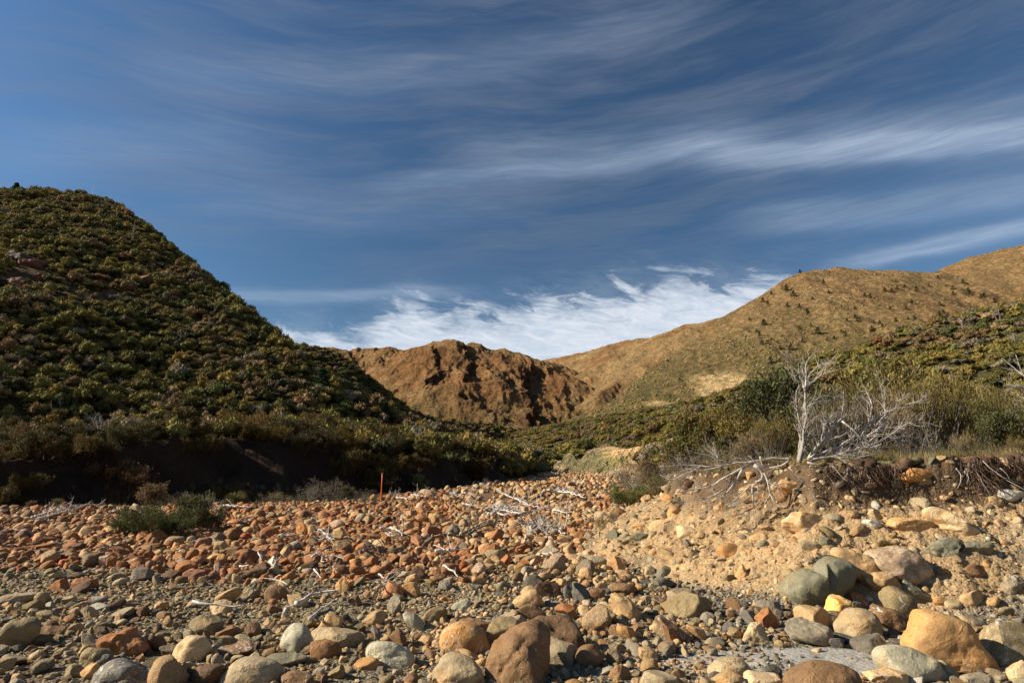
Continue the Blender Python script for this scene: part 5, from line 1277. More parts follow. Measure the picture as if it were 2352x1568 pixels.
# ------------------------------------------------------------------ bushes of the hills
BA = [(877, 1120, 'the orange marker pole'), (230, 672, 'the bare scree'), (210, 445, 'the white mast'), (740, 890, 'the bluish pine'), (340, 990, 'the green conifer'), (1370, 1050, 'the ochre cliff'),
      (1840, 930, 'the dead tree'), (2040, 850, 'the tall olive-gold shrub'), (1655, 880, 'the pale slip'), (1210, 1075, 'the far end of the river bed'), (570, 1040, 'the dark cut bank'), (660, 790, 'the notch of the skyline'), (2320, 860, 'the edge dead tree'), (80, 445, 'the ridge-top pines'),
      (240, 980, 'the pale dead trunks'), (700, 1020, 'the grey dead tree'), (1450, 1010, 'the top of the ochre cliff'), (380, 500, 'the steep skyline'), (500, 1000, 'the notch in the cut bank'), (120, 760, 'the olive thicket'), (1100, 1000, 'the valley mouth')]
def build_bushes():
    B = np.array([(b[0], b[1], b[2], b[3], b[5]) for b in BUSH]); cn = [b[4] for b in BUSH]
    u, v = proj(B[:, 0], B[:, 1], B[:, 2]+B[:, 3]*.7); app = B[:, 3]*(.6+.4*B[:, 4])/B[:, 1]*((u > -20) & (u < 2370))*visible(B[:, 0], B[:, 1], B[:, 2]+B[:, 3]*1.2)
    n_ind = 300-sum(1 for l in NEAR.strip().splitlines() if l.split('|')[4] in ('manuka', 'wispy', 'scrub', 'green'))-8
    ind = set(np.argsort(-app)[:n_ind].tolist())
    near = [hill_bush(500+j, 900, 2, 1.0) for j in range(6)]; nearm = [mk('bush', *q[:2], M_HILLBUSH, q[2], link=False).data for q in near]
    mid = [hill_bush(600+j, 260, 1, 1.0) for j in range(8)]; far = [hill_bush(700+j, 90, 1, 1.0) for j in range(6)]
    grp = {}; rs = np.random.RandomState(3)
    for i in range(len(B)):
        x, y, z, r, tl = B[i]; c = np.array(BC[cn[i]])*rs.uniform(.60, 1.25)*np.array((1.04*rs.uniform(.92, 1.08), .98, .92)); a = rs.uniform(0, 6.28); sc = (r*rs.uniform(.85, 1.2), r*rs.uniform(.85, 1.2), r*tl)
        if i in ind:
            sz = 'tall' if tl*r > 2.1 else 'low' if tl*r < 1.2 else 'rounded'
            w = {'olive': 'olive', 'gold': 'golden', 'green': 'green', 'dark': 'dark', 'grey': 'grey', 'brown': 'brown', 'tan': 'tan', 'rust': 'rusty'}[cn[i]]
            if r/y*1568 > 24:
                kd = 'scrub' if cn[i] in ('grey', 'tan') else ('tree', 'manuka', 'green', 'manuka', 'green', 'manuka', 'green')[i % 7]
                e = place_shrub(x, y, z-.1, r*tl*1.15, kd, cn[i], describe(float(u[i]), float(v[i]), sz+' '+w, 'bush', BA+SHA), 'bush', 'bushes on the terraces and hillsides', i % 3, a, 1.1, 1.0)
                e.name = 'bush'
                for ch in e.children: ch.color = (ch.color[0]*.66, ch.color[1]*.52, ch.color[2]*.42, 1)  # larger bushes tinted darker and warmer, shade put into their colour
                continue
            o = bpy.data.objects.new('bush', nearm[i % 6]); COL.objects.link(o); o.location = (x, y, z-.1-.35*r); o.scale = sc; o.rotation_euler = (0, 0, a); o.color = (*c, 1)
            sz = 'tall' if tl*r > 2.1 else 'low' if tl*r < 1.2 else 'rounded'
            w = {'olive': 'olive', 'gold': 'golden', 'green': 'green', 'dark': 'dark', 'grey': 'grey', 'brown': 'brown', 'tan': 'tan', 'rust': 'rusty'}[cn[i]]
            tag(o, describe(float(u[i]), float(v[i]), sz+' '+w, 'bush', BA+SHA), 'bush', 'bushes on the terraces and hillsides')
        else:
            px = r/y*1568
            L = ('m', i % 8) if px > 9 else ('f', i % 6)
            grp.setdefault(L, []).append((x, y, z-.1*r, a, *sc, *c))
    gs = []
    for (L, j), rows in grp.items():
        A = np.array(rows); V, F, C = (mid if L == 'm' else far)[j]; ca, sa = np.cos(A[:, 3]), np.sin(A[:, 3]); Zr = np.zeros(len(A))
        R = np.stack([ca, -sa, Zr, sa, ca, Zr, Zr, Zr, Zr+1], 1).reshape(-1, 3, 3); gs.append((V, F, C, A[:, :3], R, A[:, 4:7], A[:, 7:10]))
    bake('hillside_scrub', gs, M_HILLBUSH, 'dense olive and golden scrub clothing both hillsides', 'scrub')
build_bushes()
# low scrub far up the brown hill and the mountain
def far_scrub():
    rs = np.random.RandomState(9); out = []
    for (hf, x0, x1, y0, y1, n, r0, r1, zmax) in ((hE, 0, 520, 330, 760, 30000, .5, 1.35, 150), (hC, -330, 90, 640, 1150, 4000, 1.2, 2.2, 50)):
        X = rs.uniform(x0, x1, n); Y = rs.uniform(y0, y1, n); Z = hf(X, Y); u, v = proj(X, Y, Z)
        ok = (u > 600) & (u < 2400) & visible(X, np.minimum(Y, 630), (Z+3-CAMZ)/Y*np.minimum(Y, 630)+CAMZ) & (Z > 2) & (rs.rand(n) < np.clip(1.15-Z/zmax, .10, 1)*sstep(-.35, .25, fbm2(X/24, Y/24, 3, 303)))
        ok &= ~((np.abs(u-1660) < 62) & (np.abs(v-882) < 32))
        R = r0+(r1-r0)*rs.rand(n)**2.2
        for i in np.where(ok)[0]:
            c = np.array(BC[('olive', 'gold', 'brown', 'olive', 'grey', 'tan')[rs.randint(6)]])*rs.uniform(.8, 1.2)
            out.append((X[i], Y[i], Z[i]-.1, rs.uniform(0, 6.28), R[i]*rs.uniform(.8, 1.4), R[i], R[i]*.75, *c))
    A = np.array(out); print('far scrub', len(A)); gs = []
    for j in range(4):
        V, F, C = hill_bush(800+j, 22, 1, .9); a = A[j::4]; ca, sa = np.cos(a[:, 3]), np.sin(a[:, 3]); Zr = np.zeros(len(a))
        sel = F.max(1) < 0
        V2, F2 = ico(1); V2 = V2*np.array((1, 1, .8))*(1+.25*fbm3(V2, 2, 2, j))[:, None]+[0, 0, .3]
        R = np.stack([ca, -sa, Zr, sa, ca, Zr, Zr, Zr, Zr+1], 1).reshape(-1, 3, 3); gs.append((V2, F2, None, a[:, :3], R, a[:, 4:7], a[:, 7:10]))
    bake('distant_scrub', gs, M_HILLBUSH, 'low scrub dotted over the far brown slopes', 'scrub')
far_scrub()
def hitf(u, v, zf, y0, y1):
    d = p2d(u, v); ys = np.linspace(y0, y1, 1500); zz = zf(ys*d.x/d.y, ys); rz = CAMZ+d.z/d.y*ys; k = np.where(rz <= zz)[0]
    if not len(k): k = [int(np.argmin(rz-zz))]
    Y = ys[k[0]]; x = d.x/d.y*Y; return x, Y, float(zf(np.array([x]), np.array([Y]))[0])
CONM = [mk('pine_tree', *conifer(40+j)[:2], M_HILLBUSH, conifer(40+j)[2], link=False).data for j in range(4)]
CON = "1075,390 905,422 930,432 1107,455 1155,497 910,552 1110,575 1170,563 1035,360 950,380 1180,410 1240,320 1110,262 1270,375 1210,600 1415,465 1415,510 1370,530 1428,532 1340,595 1362,612 1300,628 1262,638 1510,588 1520,540 1552,542 1570,560 1580,365 1620,372 1690,342 1757,365 1825,340 1470,393 1500,400 1610,462 1700,465 1710,520 1745,518 1730,428 1885,498 1905,482 1885,440 1957,355 2045,365 2050,378 2115,402 2190,425 1875,293 2015,320 1060,690 1000,685 950,762 995,752 885,605 870,590 830,525 900,660 1125,645 1040,450 1150,480 1640,530 1960,385 2130,395 1650,355"
CA = [(1925, 615, 'the rounded summit'), (1655, 880, 'the pale slip'), (1840, 850, 'the dead tree top'), (2045, 617, 'the rocky knob on the skyline'), (1700, 705, 'the left shoulder of the brown hill'), (2300, 680, 'the right shoulder of the brown hill'), (1930, 690, 'the bare streak'), (2040, 780, 'the tall olive-gold shrub'), (1575, 742, 'the far pointed knoll')]
crs = np.random.RandomState(5)
for i, q in enumerate(CON.split()):
    a, b = map(float, q.split(',')); u, v = 1378+a*.4141, 516.8+b*.4141
    x, y, z = hitf(u, v+2, hE, 300, 800); big = i in (0, 5, 8, 14, 23, 30, 49, 51)
    h = (7.5 if big else 4.6)*crs.uniform(.8, 1.15)*y/640
    o = bpy.data.objects.new('pine_tree', CONM[i % 4]); COL.objects.link(o); o.location = (x, y, z-.3); o.scale = (h*1.25, h*1.25, h); o.rotation_euler = (0, 0, i*1.7); o.color = (.045, .062, .026, 1)
    tag(o, describe(u, v, ('larger' if big else 'small')+' dark', 'pine on the brown hillside', CA), 'tree', 'wilding pines dotted over the brown hill')
for (u, v, Y, h, cc, lab, hf) in [(35, 452, 268, 7.5, (.04, .07, .03), 'large dark pine at the left of the ridge-top row', hA), (74, 452, 268, 5.0, (.04, .07, .03), 'middle pine on the left ridge top', hA), (100, 452, 266, 5.0, (.045, .075, .03), 'right pine of the ridge-top row', hA), (56, 452, 270, 3.2, (.045, .075, .03), 'smallest pine on the left ridge top', hA),
                            (740, 905, 0, 9, (.045, .10, .050), 'bluish green pine standing out of the scrub near the shaded spur', hA), (342, 1000, 0, 4.0, (.040, .11, .045), 'bright green conifer above the dark cut bank', hA), (885, 960, 0, 6, (.09, .14, .05), 'pale green young conifer low on the left hillside', hA), (790, 700, 0, 5, (.05, .10, .04), '', hA)]:
    if not lab: continue
    h = h*.8
    if Y: x = P(u, v, Y)[0]; y = Y; z = float(hf(np.array([x]), np.array([Y]))[0])
    else:
        x, y, z = hitf(u, v, Hall, 30, 420); h = h*y/180 if y > 100 else h
    o = bpy.data.objects.new('pine_tree', mk('pine_tree', *conifer(77+int(u), 900)[:2], M_HILLBUSH, conifer(77+int(u), 900)[2], link=False).data); COL.objects.link(o)
    o.location = (x, y, z-.1); o.scale = (h*1.1, h*1.1, h); o.color = (*cc, 1); tag(o, lab, 'tree', 'conifers of the left hill')

# ------------------------------------------------------------------ dead trees on the left side
DT = [(240, 1030, 46, 3.4, 'cluster of tall pale dead trunks above the dark cut bank'), (215, 1030, 48, 2.6, 'pale dead tree left of the tall pale trunks'), (285, 1025, 47, 2.4, 'pale dead tree right of the tall pale trunks'), (120, 1045, 42, 2.2, 'bleached dead tree with a low fan of branches near the left edge'),
      (95, 1050, 45, 2.2, 'grey dead tree beside the bleached low fan'), (655, 1040, 55, 2.6, 'white forked dead tree above the cut bank'), (680, 1035, 60, 2.4, 'grey dead tree right of the white forked one'), (855, 1050, 62, 2.2, 'grey dead tree above the orange marker pole'), (940, 1055, 58, 2.4, 'pale twiggy dead tree right of the pole'),
      (985, 1060, 58, 2.4, 'pale dead tree near the end of the cut bank'), (1050, 1055, 66, 2.6, 'white dead tree on the terrace'), (1080, 1060, 70, 2.4, 'grey dead tree near the valley mouth'), (130, 950, 0, 3.6, 'grey spiky dead tree low on the left hill'), (265, 900, 0, 4, 'grey dead tree in the lower hillside scrub'),
      (545, 885, 0, 4, 'brown-grey dead tree in the middle of the hillside'), (305, 560, 0, 5.5, 'pinkish dead tree high on the left hill'), (60, 800, 0, 4, 'grey dead tree near the left edge of the hill'), (480, 760, 0, 4, 'dead tree below the steep skyline'), (620, 900, 0, 4, 'pale dead tree in the hillside gully'), (420, 790, 0, 4, 'dead tree in the mid hillside scrub'),
      (1350, 1030, 0, 3, 'dead tree behind the ochre cliff'), (2290, 740, 0, 3.5, 'grey dead tree high on the near right slope'), (2210, 760, 0, 3.5, 'silver dead tree on the near right slope'), (2330, 790, 0, 3.5, 'silver dead tree near the right edge of the slope')]
for i, (u, v, Y, h, lab) in enumerate(DT):
    if Y: x = P(u, v, Y)[0]; y = Y; z = float(H(np.array([x]), np.array([float(Y)]))[0][0])
    else: x, y, z = hitf(u, v, Hall, 30, 420); h = h*max(.6, y/150)
    A = Acc(); tips = []; rs = np.random.RandomState(60+i)
    for k in range(4 if 'cluster' in lab or 'fan' in lab else 2):
        a = rs.uniform(0, 6.28); sp = .7 if 'fan' in lab else .3; grow(A, rs.normal(0, .3, 3)*[1, 1, 0], np.array((math.cos(a)*sp, math.sin(a)*sp, 1)), h*rs.uniform(.7, .95), .05*h/3, 2, rs, tips, .2, .3, (5, 8), .42, .7, 4, WOODC['dead'], .35)
    V, F, C = A.arr(); o = mk('dead_tree', V, F, M_DEAD, C); o.location = (x, y, z-.1); o.color = (.8, .76, .72, 1); tag(o, lab, 'dead tree', 'bleached dead trees')

# ------------------------------------------------------------------ the dead tree on the bank, its fallen limbs and roots
def limb_set(name, specs, Y0, label, cat, seed, dens=5, tw=(.10, .30), r0=.02, dy=.25, group=None, colr=(1, 1, 1), kind_sag=.0, twr=.35):
    rs = np.random.RandomState(seed); parts = []
    for k, (pts, ra, rb, yo) in enumerate(specs):
        A = Acc(); n = len(pts); y = Y0+yo+np.cumsum(np.r_[0, rs.normal(0, dy/n, n-1)])
        W = np.array([P(*cv(4, px, py), yy) for (px, py), yy in zip(pts, y)])
        L = np.linalg.norm(np.diff(W, axis=0), axis=1).sum(); m = max(6, int(L/.07)); q = resample(W, m, rs, .007)
        V, F = tube(q, np.linspace(ra, rb*.9, m)*.95, 6); A.add(V, F, WOODC['dead'])
        for _ in range(int(L*dens)):
            t = rs.uniform(.2, 1); i = min(int(t*(m-1)), m-2); td = q[i+1]-q[i]; td /= np.linalg.norm(td); e = rs.normal(size=3)*[1, .7, 1]; e -= td*(e@td); e /= np.linalg.norm(e)
            rr = (ra+(rb-ra)*t)*rs.uniform(.3, .6)
            grow(A, q[i], td*.9+e*.75+np.array((0, 0, kind_sag)), rs.uniform(*tw)*(1.2-.4*t), max(rr, .0028), 1, rs, [], .05, .35, (2, 5), .6, .6, 3, WOODC['dead'], .25)
        parts.append(A)
    e = empty(name, P(*cv(4, *specs[0][0][0]), Y0)); tag(e, label, cat, group)
    bpy.context.view_layer.update()
    for k, A in enumerate(parts):
        V, F, C = A.arr(); o = mk(('trunk' if specs[k][1] > .035 else 'branch') if 'root' not in name else 'root', V-np.array(e.location), F, M_DEAD, C); o.parent = e; tw_ = .72 if specs[k][1] > .021 and name == 'dead_tree' else 1.0; o.color = (colr[0]*tw_, colr[1]*tw_*.97, colr[2]*tw_*.93, 1)
    return e
limb_set('dead_tree', [
    ([(1103, 830), (1118, 760), (1134, 680), (1138, 600), (1137, 520), (1138, 420)], .036, .020, 0), ([(1106, 832), (1126, 740), (1128, 660), (1146, 590), (1141, 500)], .022, .010, -.04), ([(1098, 828), (1108, 720), (1120, 650), (1108, 600), (1090, 520), (1083, 450), (1110, 400)], .022, .008, .08),
    ([(1112, 828), (1150, 740), (1160, 660), (1180, 620)], .022, .008, -.05), ([(1138, 440), (1122, 360), (1085, 315), (1045, 275), (1012, 225)], .022, .005, 0),
    ([(1136, 430), (1160, 350), (1200, 300), (1250, 268), (1310, 255)], .020, .004, .1), ([(1138, 430), (1150, 340), (1135, 280), (1180, 230)], .018, .004, -.05), ([(1140, 410), (1200, 370), (1250, 330), (1300, 320)], .016, .004, .05),
    ([(1138, 420), (1120, 405), (1140, 412), (1165, 405)], .020, .012, -.06), ([(1137, 570), (1170, 510), (1215, 468), (1275, 452)], .020, .006, .05), ([(1175, 505), (1230, 485), (1290, 500), (1360, 470)], .014, .004, .1),
    ([(1130, 410), (1070, 380), (1060, 340), (1030, 300)], .014, .004, .1)], 11.4, 'upright bleached dead tree with twisted trunk and bare crown on the bank brow', 'dead tree', 5, 15, (.12, .36), kind_sag=.1)
limb_set('fallen_dead_tree', [
    ([(1150, 815), (1250, 772), (1350, 730), (1450, 690), (1560, 650), (1650, 630), (1745, 622)], .030, .006, 0), ([(1150, 818), (1200, 750), (1260, 680), (1310, 620), (1345, 560), (1355, 500), (1350, 440)], .030, .006, .1),
    ([(1160, 825), (1280, 792), (1400, 765), (1500, 735), (1600, 690), (1700, 610), (1820, 610)], .026, .005, -.1), ([(1350, 730), (1440, 660), (1520, 595), (1600, 548), (1700, 510), (1825, 478)], .022, .004, .1),
    ([(1430, 715), (1500, 610), (1512, 520), (1485, 440), (1455, 395)], .020, .004, .2), ([(1540, 660), (1582, 560), (1572, 470), (1545, 370), (1530, 315)], .020, .004, .25), ([(1480, 695), (1560, 595), (1620, 520), (1695, 445)], .018, .004, .15),
    ([(1180, 810), (1300, 800), (1420, 815), (1480, 790), (1545, 785)], .020, .006, -.15), ([(1340, 600), (1400, 640), (1440, 690), (1470, 740)], .016, .008, .0), ([(1310, 630), (1250, 580), (1200, 560), (1170, 600)], .012, .004, .1),
    ([(1260, 690), (1230, 640), (1260, 600), (1300, 560)], .012, .004, .2), ([(1600, 690), (1700, 680), (1800, 720), (1890, 740)], .014, .004, .2), ([(1500, 735), (1620, 745), (1740, 760), (1850, 770)], .014, .004, .15)], 11.5,
    'fan of bleached fallen branches spreading to the right of the dead tree trunk', 'fallen tree', 9, 18, (.12, .36), kind_sag=.15)
limb_set('pale_low_branch', [([(1150, 830), (1230, 850), (1320, 858), (1400, 862), (1480, 880), (1548, 892)], .020, .005, 0), ([(1300, 855), (1380, 900), (1420, 935)], .012, .003, 0), ([(1180, 840), (1300, 838), (1400, 842), (1470, 850)], .012, .004, .05)], 10.9, 'white low branch lying along the turf at the bank edge below the dead tree', 'branch', 13, 5, (.08, .2))
limb_set('root_fan', [
    ([(1062, 812), (960, 806), (850, 830), (760, 830), (680, 850), (560, 850), (440, 845), (330, 850)], .026, .005, .1), ([(1050, 820), (1000, 855), (930, 860), (880, 850), (800, 845)], .018, .008, -.05),
    ([(855, 845), (900, 870), (915, 905), (880, 935), (845, 955), (845, 1040), (862, 1120), (860, 1190)], .030, .004, -.5), ([(890, 798), (897, 830), (905, 858)], .022, .012, -.45),
    ([(800, 858), (720, 900), (640, 950), (560, 975), (470, 990), (390, 992)], .022, .004, -.35), ([(790, 870), (740, 950), (640, 1010), (560, 1040), (495, 1030), (460, 1065)], .020, .004, -.45),
    ([(720, 840), (620, 800), (540, 780), (470, 752)], .020, .005, .2), ([(835, 960), (780, 1010), (740, 1045), (690, 1070)], .016, .004, -.55), ([(905, 880), (942, 960), (945, 1010), (905, 1060)], .014, .004, -.5), ([(848, 1000), (790, 1050), (700, 1065)], .012, .003, -.55),
    ([(560, 850), (480, 890), (400, 930), (330, 900)], .014, .004, 0), ([(680, 850), (560, 880), (470, 870), (370, 905)], .014, .004, -.1), ([(740, 950), (660, 1060), (600, 1080), (560, 1120)], .012, .003, -.5), ([(940, 1000), (960, 1050), (1010, 1090)], .010, .003, -.6), ([(1050, 860), (1120, 930), (1180, 1000), (1225, 1080), (1265, 1195)], .009, .003, -.9)], 11.0,
    'bleached roots and branches hanging over the ochre bank left of the dead tree', 'roots', 17, 14, (.12, .36), kind_sag=-.2)
limb_set('edge_dead_tree', [([(2420, 560), (2390, 450), (2352, 350), (2325, 290), (2305, 232)], .026, .005, 0), ([(2400, 470), (2340, 420), (2270, 405), (2210, 378)], .018, .004, 0), ([(2390, 440), (2330, 395), (2280, 420), (2230, 440)], .014, .004, .1), ([(2352, 350), (2290, 300), (2230, 250)], .012, .003, .2), ([(2400, 520), (2340, 530), (2290, 500)], .012, .004, 0), ([(2410, 800), (2415, 700), (2420, 560)], .040, .026, 0)], 13.0,
    'bleached dead tree reaching in from the right edge above the tan thicket', 'dead tree', 23, 8, (.12, .35))

# ------------------------------------------------------------------ driftwood on the stones
DW = """
5|1450,1055 1530,1095 1600,1125 1650,1150|.055|long straight pale log
5|1720,1070 1800,1060 1880,1070 1960,1100|.075|thick white log
5|1740,1062 1830,1050 1900,1062|.04|white branch
5|1180,1070 1205,1085 1220,1100|.05|short white log end
5|860,1100 900,1098 935,1105|.04|white stick
5|940,1080 990,1084 1040,1090|.04|forked white stick
5|1240,1080 1280,1073 1310,1078|.03|pale stick
5|1250,1135 1350,1160 1450,1165|.035|long grey branch
5|1500,1150 1600,1140 1700,1160|.035|pale bent branch
5|1690,1160 1740,1165 1790,1150|.03|pale branch
5|1400,1200 1500,1185 1600,1200 1700,1170|.04|crooked grey branch
5|1380,1180 1440,1150 1480,1170 1520,1190|.045|gnarled white branch
5|1420,1210 1450,1170 1500,1160 1560,1180|.035|twisted pale branch
5|1440,1190 1500,1210 1560,1175 1600,1150|.03|curled branch
5|1780,1170 1840,1185 1900,1190|.03|pale branch
5|1660,1250 1700,1290 1760,1325|.045|dark weathered branch
5|1700,1240 1780,1290 1850,1320|.035|white branch
5|1650,1290 1660,1260 1690,1240|.03|short pale stick
5|1280,1330 1350,1280 1420,1265 1490,1240|.035|dark bent branch
5|1850,1270 1870,1200 1860,1110|.02|thin upright twig
5|2090,1080 2100,1040 2130,1010 2110,960|.03|dark crooked stump
5|1730,960 1790,952 1850,958|.06|pale drift log far up the bed
5|1860,1010 1920,1004 1960,1008|.05|pale stick far up the bed
2|660,330 700,290 800,268 900,265 1000,212 1100,150|.028|long dark snaking branch
2|240,378 350,342 450,315 530,280|.022|long dark curved branch
2|370,212 430,205 500,235 520,262|.03|hooked white branch
2|405,245 450,262 505,258|.022|white stick
2|1340,312 1352,260 1400,180|.02|bent white twig
2|1400,180 1460,225 1530,272|.03|dark split branch
2|1385,190 1440,200 1500,250|.02|pale splinter
2|795,460 850,508 895,556|.016|forked pale twig
2|1210,352 1280,332 1360,320|.016|dark twig
2|740,382 800,385 870,370|.03|gnarled white driftwood
2|350,622 400,570 440,520|.014|thin pale twig
2|360,525 400,550 410,560|.016|short pale twig
2|0,415 60,405 130,415|.014|thin pale stick
2|1460,372 1520,385 1570,400|.012|thin grey twig
1|215,135 330,98 480,62 600,44 690,42|.040|long bleached log
1|235,150 350,120 470,80 560,62|.030|second strand of bleached wood
1|260,120 370,90 450,75|.024|third strand of bleached wood
1|1500,45 1600,55 1685,66|.028|pale stick
1|1290,732 1400,742 1500,735 1612,752|.016|straight pale stick
1|1990,738 2060,692 2150,660 2272,662|.028|curved white branch
1|1908,812 1932,762 1990,738|.022|knotted white stick
1|2080,852 2140,792 2212,745|.016|straight slanting stick
1|2098,412 2150,372 2172,442|.020|hooked white stick
1|1838,486 1850,442 1882,412|.016|short white stick
1|1608,465 1640,470 1672,476|.014|small white stick
1|0,236 60,222 130,226|.025|pale drift stick
1|2138,222 2195,250 2212,302|.025|tangled white stick
1|2150,300 2190,270 2230,250|.016|small grey stick
1|2218,412 2260,408 2310,405|.014|pale stick
1|1732,382 1748,424 1755,440|.012|small curved twig
1|2108,505 2150,552 2160,560|.016|pale twig
1|1950,232 1905,250 1860,300|.018|dark twig
1|1240,300 1300,290 1350,295|.014|pale twig
1|1500,180 1590,165 1660,140|.016|thin dark branch
1|1930,590 1880,560 1760,555|.010|fine pale twig
1|720,360 760,330 790,345|.016|dark twig
1|2190,500 2230,470 2250,510|.012|curled white twig
"""
def driftwood():
    for i, l in enumerate(DW.strip().splitlines()):
        c, pp, r, lab = l.split('|'); c = int(c); r = float(r); rs = np.random.RandomState(400+i); pts = [tuple(map(float, q.split(','))) for q in pp.split()]
        W = [np.array(hitv(*cv(c, *q), lift=.08)) for q in pts]; Ym = float(np.mean([w[1] for w in W]))
        upright = 'upright' in lab or 'stump' in lab
        if upright: b = W[0]; W = [np.array(P(*cv(c, *q), b[1]+.03*k)) for k, q in enumerate(pts)]
        else:
            for w in W: w[2] = float(H(np.array([w[0]]), np.array([w[1]]))[0][0])+.10+r+rs.uniform(0, .05)
        if c == 5 and not upright: r = min(r, .06)
        W = np.array(W); L = np.linalg.norm(np.diff(W, axis=0), axis=1).sum(); m = int(np.clip(L/.09, 7, 40)); q = resample(W, m, rs, min(.02, L*.015))
        A = Acc(); V, F = tube(q, np.linspace(r, r*.35, m)*(1+.15*rs.randn(m)).clip(.7, 1.4), 6); dk = 'dark' in lab; wc = np.array(WOODC['dead'])*(.35 if dk else 1.25); A.add(V, F, wc)
        for _ in range(int(np.clip(L*3.2, 2, 10)) if r > .012 else 2):
            t = rs.uniform(.25, .98); k = min(int(t*(m-1)), m-2); td = q[k+1]-q[k]; td /= np.linalg.norm(td); e = rs.normal(size=3); e[2] = abs(e[2])*.6; e /= np.linalg.norm(e)
            grow(A, q[k], td*.7+e, min(.5, L*.22)*rs.uniform(.5, 1.2), r*.4, 1, rs, [], 0, .4, (1, 3), .6, .6, 4, wc, .3)
        V, F, C = A.arr(); o = mk('driftwood_branch', V, F, M_DEAD, C)
        lo = V.mean(0); o.data.transform(__import__('mathutils').Matrix.Translation(-Vector(lo))); o.location = lo
        u, v = cv(c, *pts[len(pts)//2]); tag(o, describe(u, v, lab, 'on the stones' if not upright else 'standing', ANCHOR+[(877, 1155, 'the orange marker pole'), (350, 1225, 'the green bush'), (1354, 1110, 'the farther marker pole'), (1395, 1180, 'the scrub on the bank nose')]), 'driftwood', 'bleached driftwood scattered over the stones')
driftwood()

# ------------------------------------------------------------------ roots, turf edge
def turf_and_roots():
    rs = np.random.RandomState(31)
    # brow line of the bank
    brow = []
    for x in np.linspace(2.7, 10.5, 260):
        ys = np.linspace(7, 20, 900); z, rd, _, _ = H(np.full(900, x), ys, False); k = np.argmin(np.abs(rd-2.35)); brow.append((x, ys[k], float(z[k])))
    rows = {j: [] for j in range(5)}
    for i in range(520):
        x, y, z = brow[rs.randint(len(brow))]; z = float(H(np.array([x]), np.array([y+.15]))[0][0]); s = .03+.11*rs.rand()**2.2
        c = np.array((.085, .05, .028))*rs.uniform(.6, 1.7)
        if rs.rand() < .25: c = np.array((.13, .11, .05))
        rows[rs.randint(5)].append((x+rs.normal(0, .05), y+rs.normal(-.06, .09), z-.04+rs.normal(0, .03), rs.uniform(0, 6.28), s*1.2, s*1.1, s*.85, *c))
    gs = []
    for j, r in rows.items():
        A = np.array(r); V, F = rock_shape(70+j, 2, 'x', (1, .9, .8)); ca, sa = np.cos(A[:, 3]), np.sin(A[:, 3]); Z = np.zeros(len(A)); R = np.stack([ca, -sa, Z, sa, ca, Z, Z, Z, Z+1], 1).reshape(-1, 3, 3)
        gs.append((V, F, None, A[:, :3], R, A[:, 4:7], A[:, 7:10]))
    bake('turf_edge', gs, M_BARK, 'crumbling dark turf and soil clods along the brow of the bank', 'turf')
    # mats of roots
    for (a0, a1, n, ln, lab) in [(1120, 1210, 90, .35, 'dark root mat hanging below the dead tree foot'), (1215, 1320, 110, .40, 'brown root mat hanging at the middle of the bank'), (1330, 1440, 110, .38, 'reddish root mat with grey moss in the turf shadow'), (1450, 1560, 90, .32, 'thin root mat left of the big orange-tan rock'),
                                 (1860, 1960, 170, .85, 'longest hanging root curtain, right of the big orange-tan rock'), (1965, 2060, 90, .35, 'root mat with two white root ends'), (2080, 2200, 110, .30, 'ragged root mat under the right turf'), (2220, 2360, 120, .34, 'root mat at the right end of the turf'), (640, 760, 90, .3, 'red-brown root mat behind the hanging pale roots'), (430, 560, 70, .22, 'short red-brown root mat near the bank nose')]:
        A = Acc()
        for _ in range(n):
            u = 1378+rs.uniform(a0, a1)*.4141; t = tt(u); k = min(range(len(brow)), key=lambda q: abs(brow[q][0]/brow[q][1]-t)); x, y, z = brow[k]; x += rs.normal(0, .02); y -= rs.uniform(.05, .42); zt = z-rs.uniform(-.02, .14)
            L = ln*rs.uniform(.3, 1.1)
            if ln > .6: x = x+(rs.normal(0, .03))
            q = [np.array((x, y, zt))]; d = np.array((rs.normal(0, .25), -.25, -1.0))
            for s in range(6): d = d+rs.normal(0, .32, 3); d[2] = min(d[2], -.5); q.append(q[-1]+d/np.linalg.norm(d)*L/6)
            th = rs.uniform(.003, .009); V, F = tube(np.array(q), np.linspace(th, th*.3, 7), 3)
            c = np.array((.12, .075, .048))*rs.uniform(.4, 1.5) if rs.rand() < .88 else np.array((.42, .36, .30)); A.add(V, F, c)
        V, F, C = A.arr(); lo = V.mean(0); o = mk('root_mat', V-lo, F, M_BARK, C); o.location = lo; tag(o, lab, 'root mat', 'root mats hanging from the turf')
    for (pts, lab) in [([(1975, 862), (2000, 900), (2003, 930), (1985, 975)], 'white kinked root hanging under the turf'), ([(2020, 880), (2040, 900), (2055, 955)], 'second white root right of the kinked one'), ([(2040, 876), (2070, 890)], 'tiny white root tip')]:
        W = np.array([P(*cv(4, *q), 9.75) for q in pts]); q = resample(W, 12, rs, .006); V, F = tube(q, np.linspace(.009, .003, 12), 4); lo = V.mean(0)
        o = mk('root', V-lo, F, M_DEAD, np.tile((.5, .46, .4), (len(V), 1))); o.location = lo; tag(o, lab, 'root', 'white roots')
turf_and_roots()
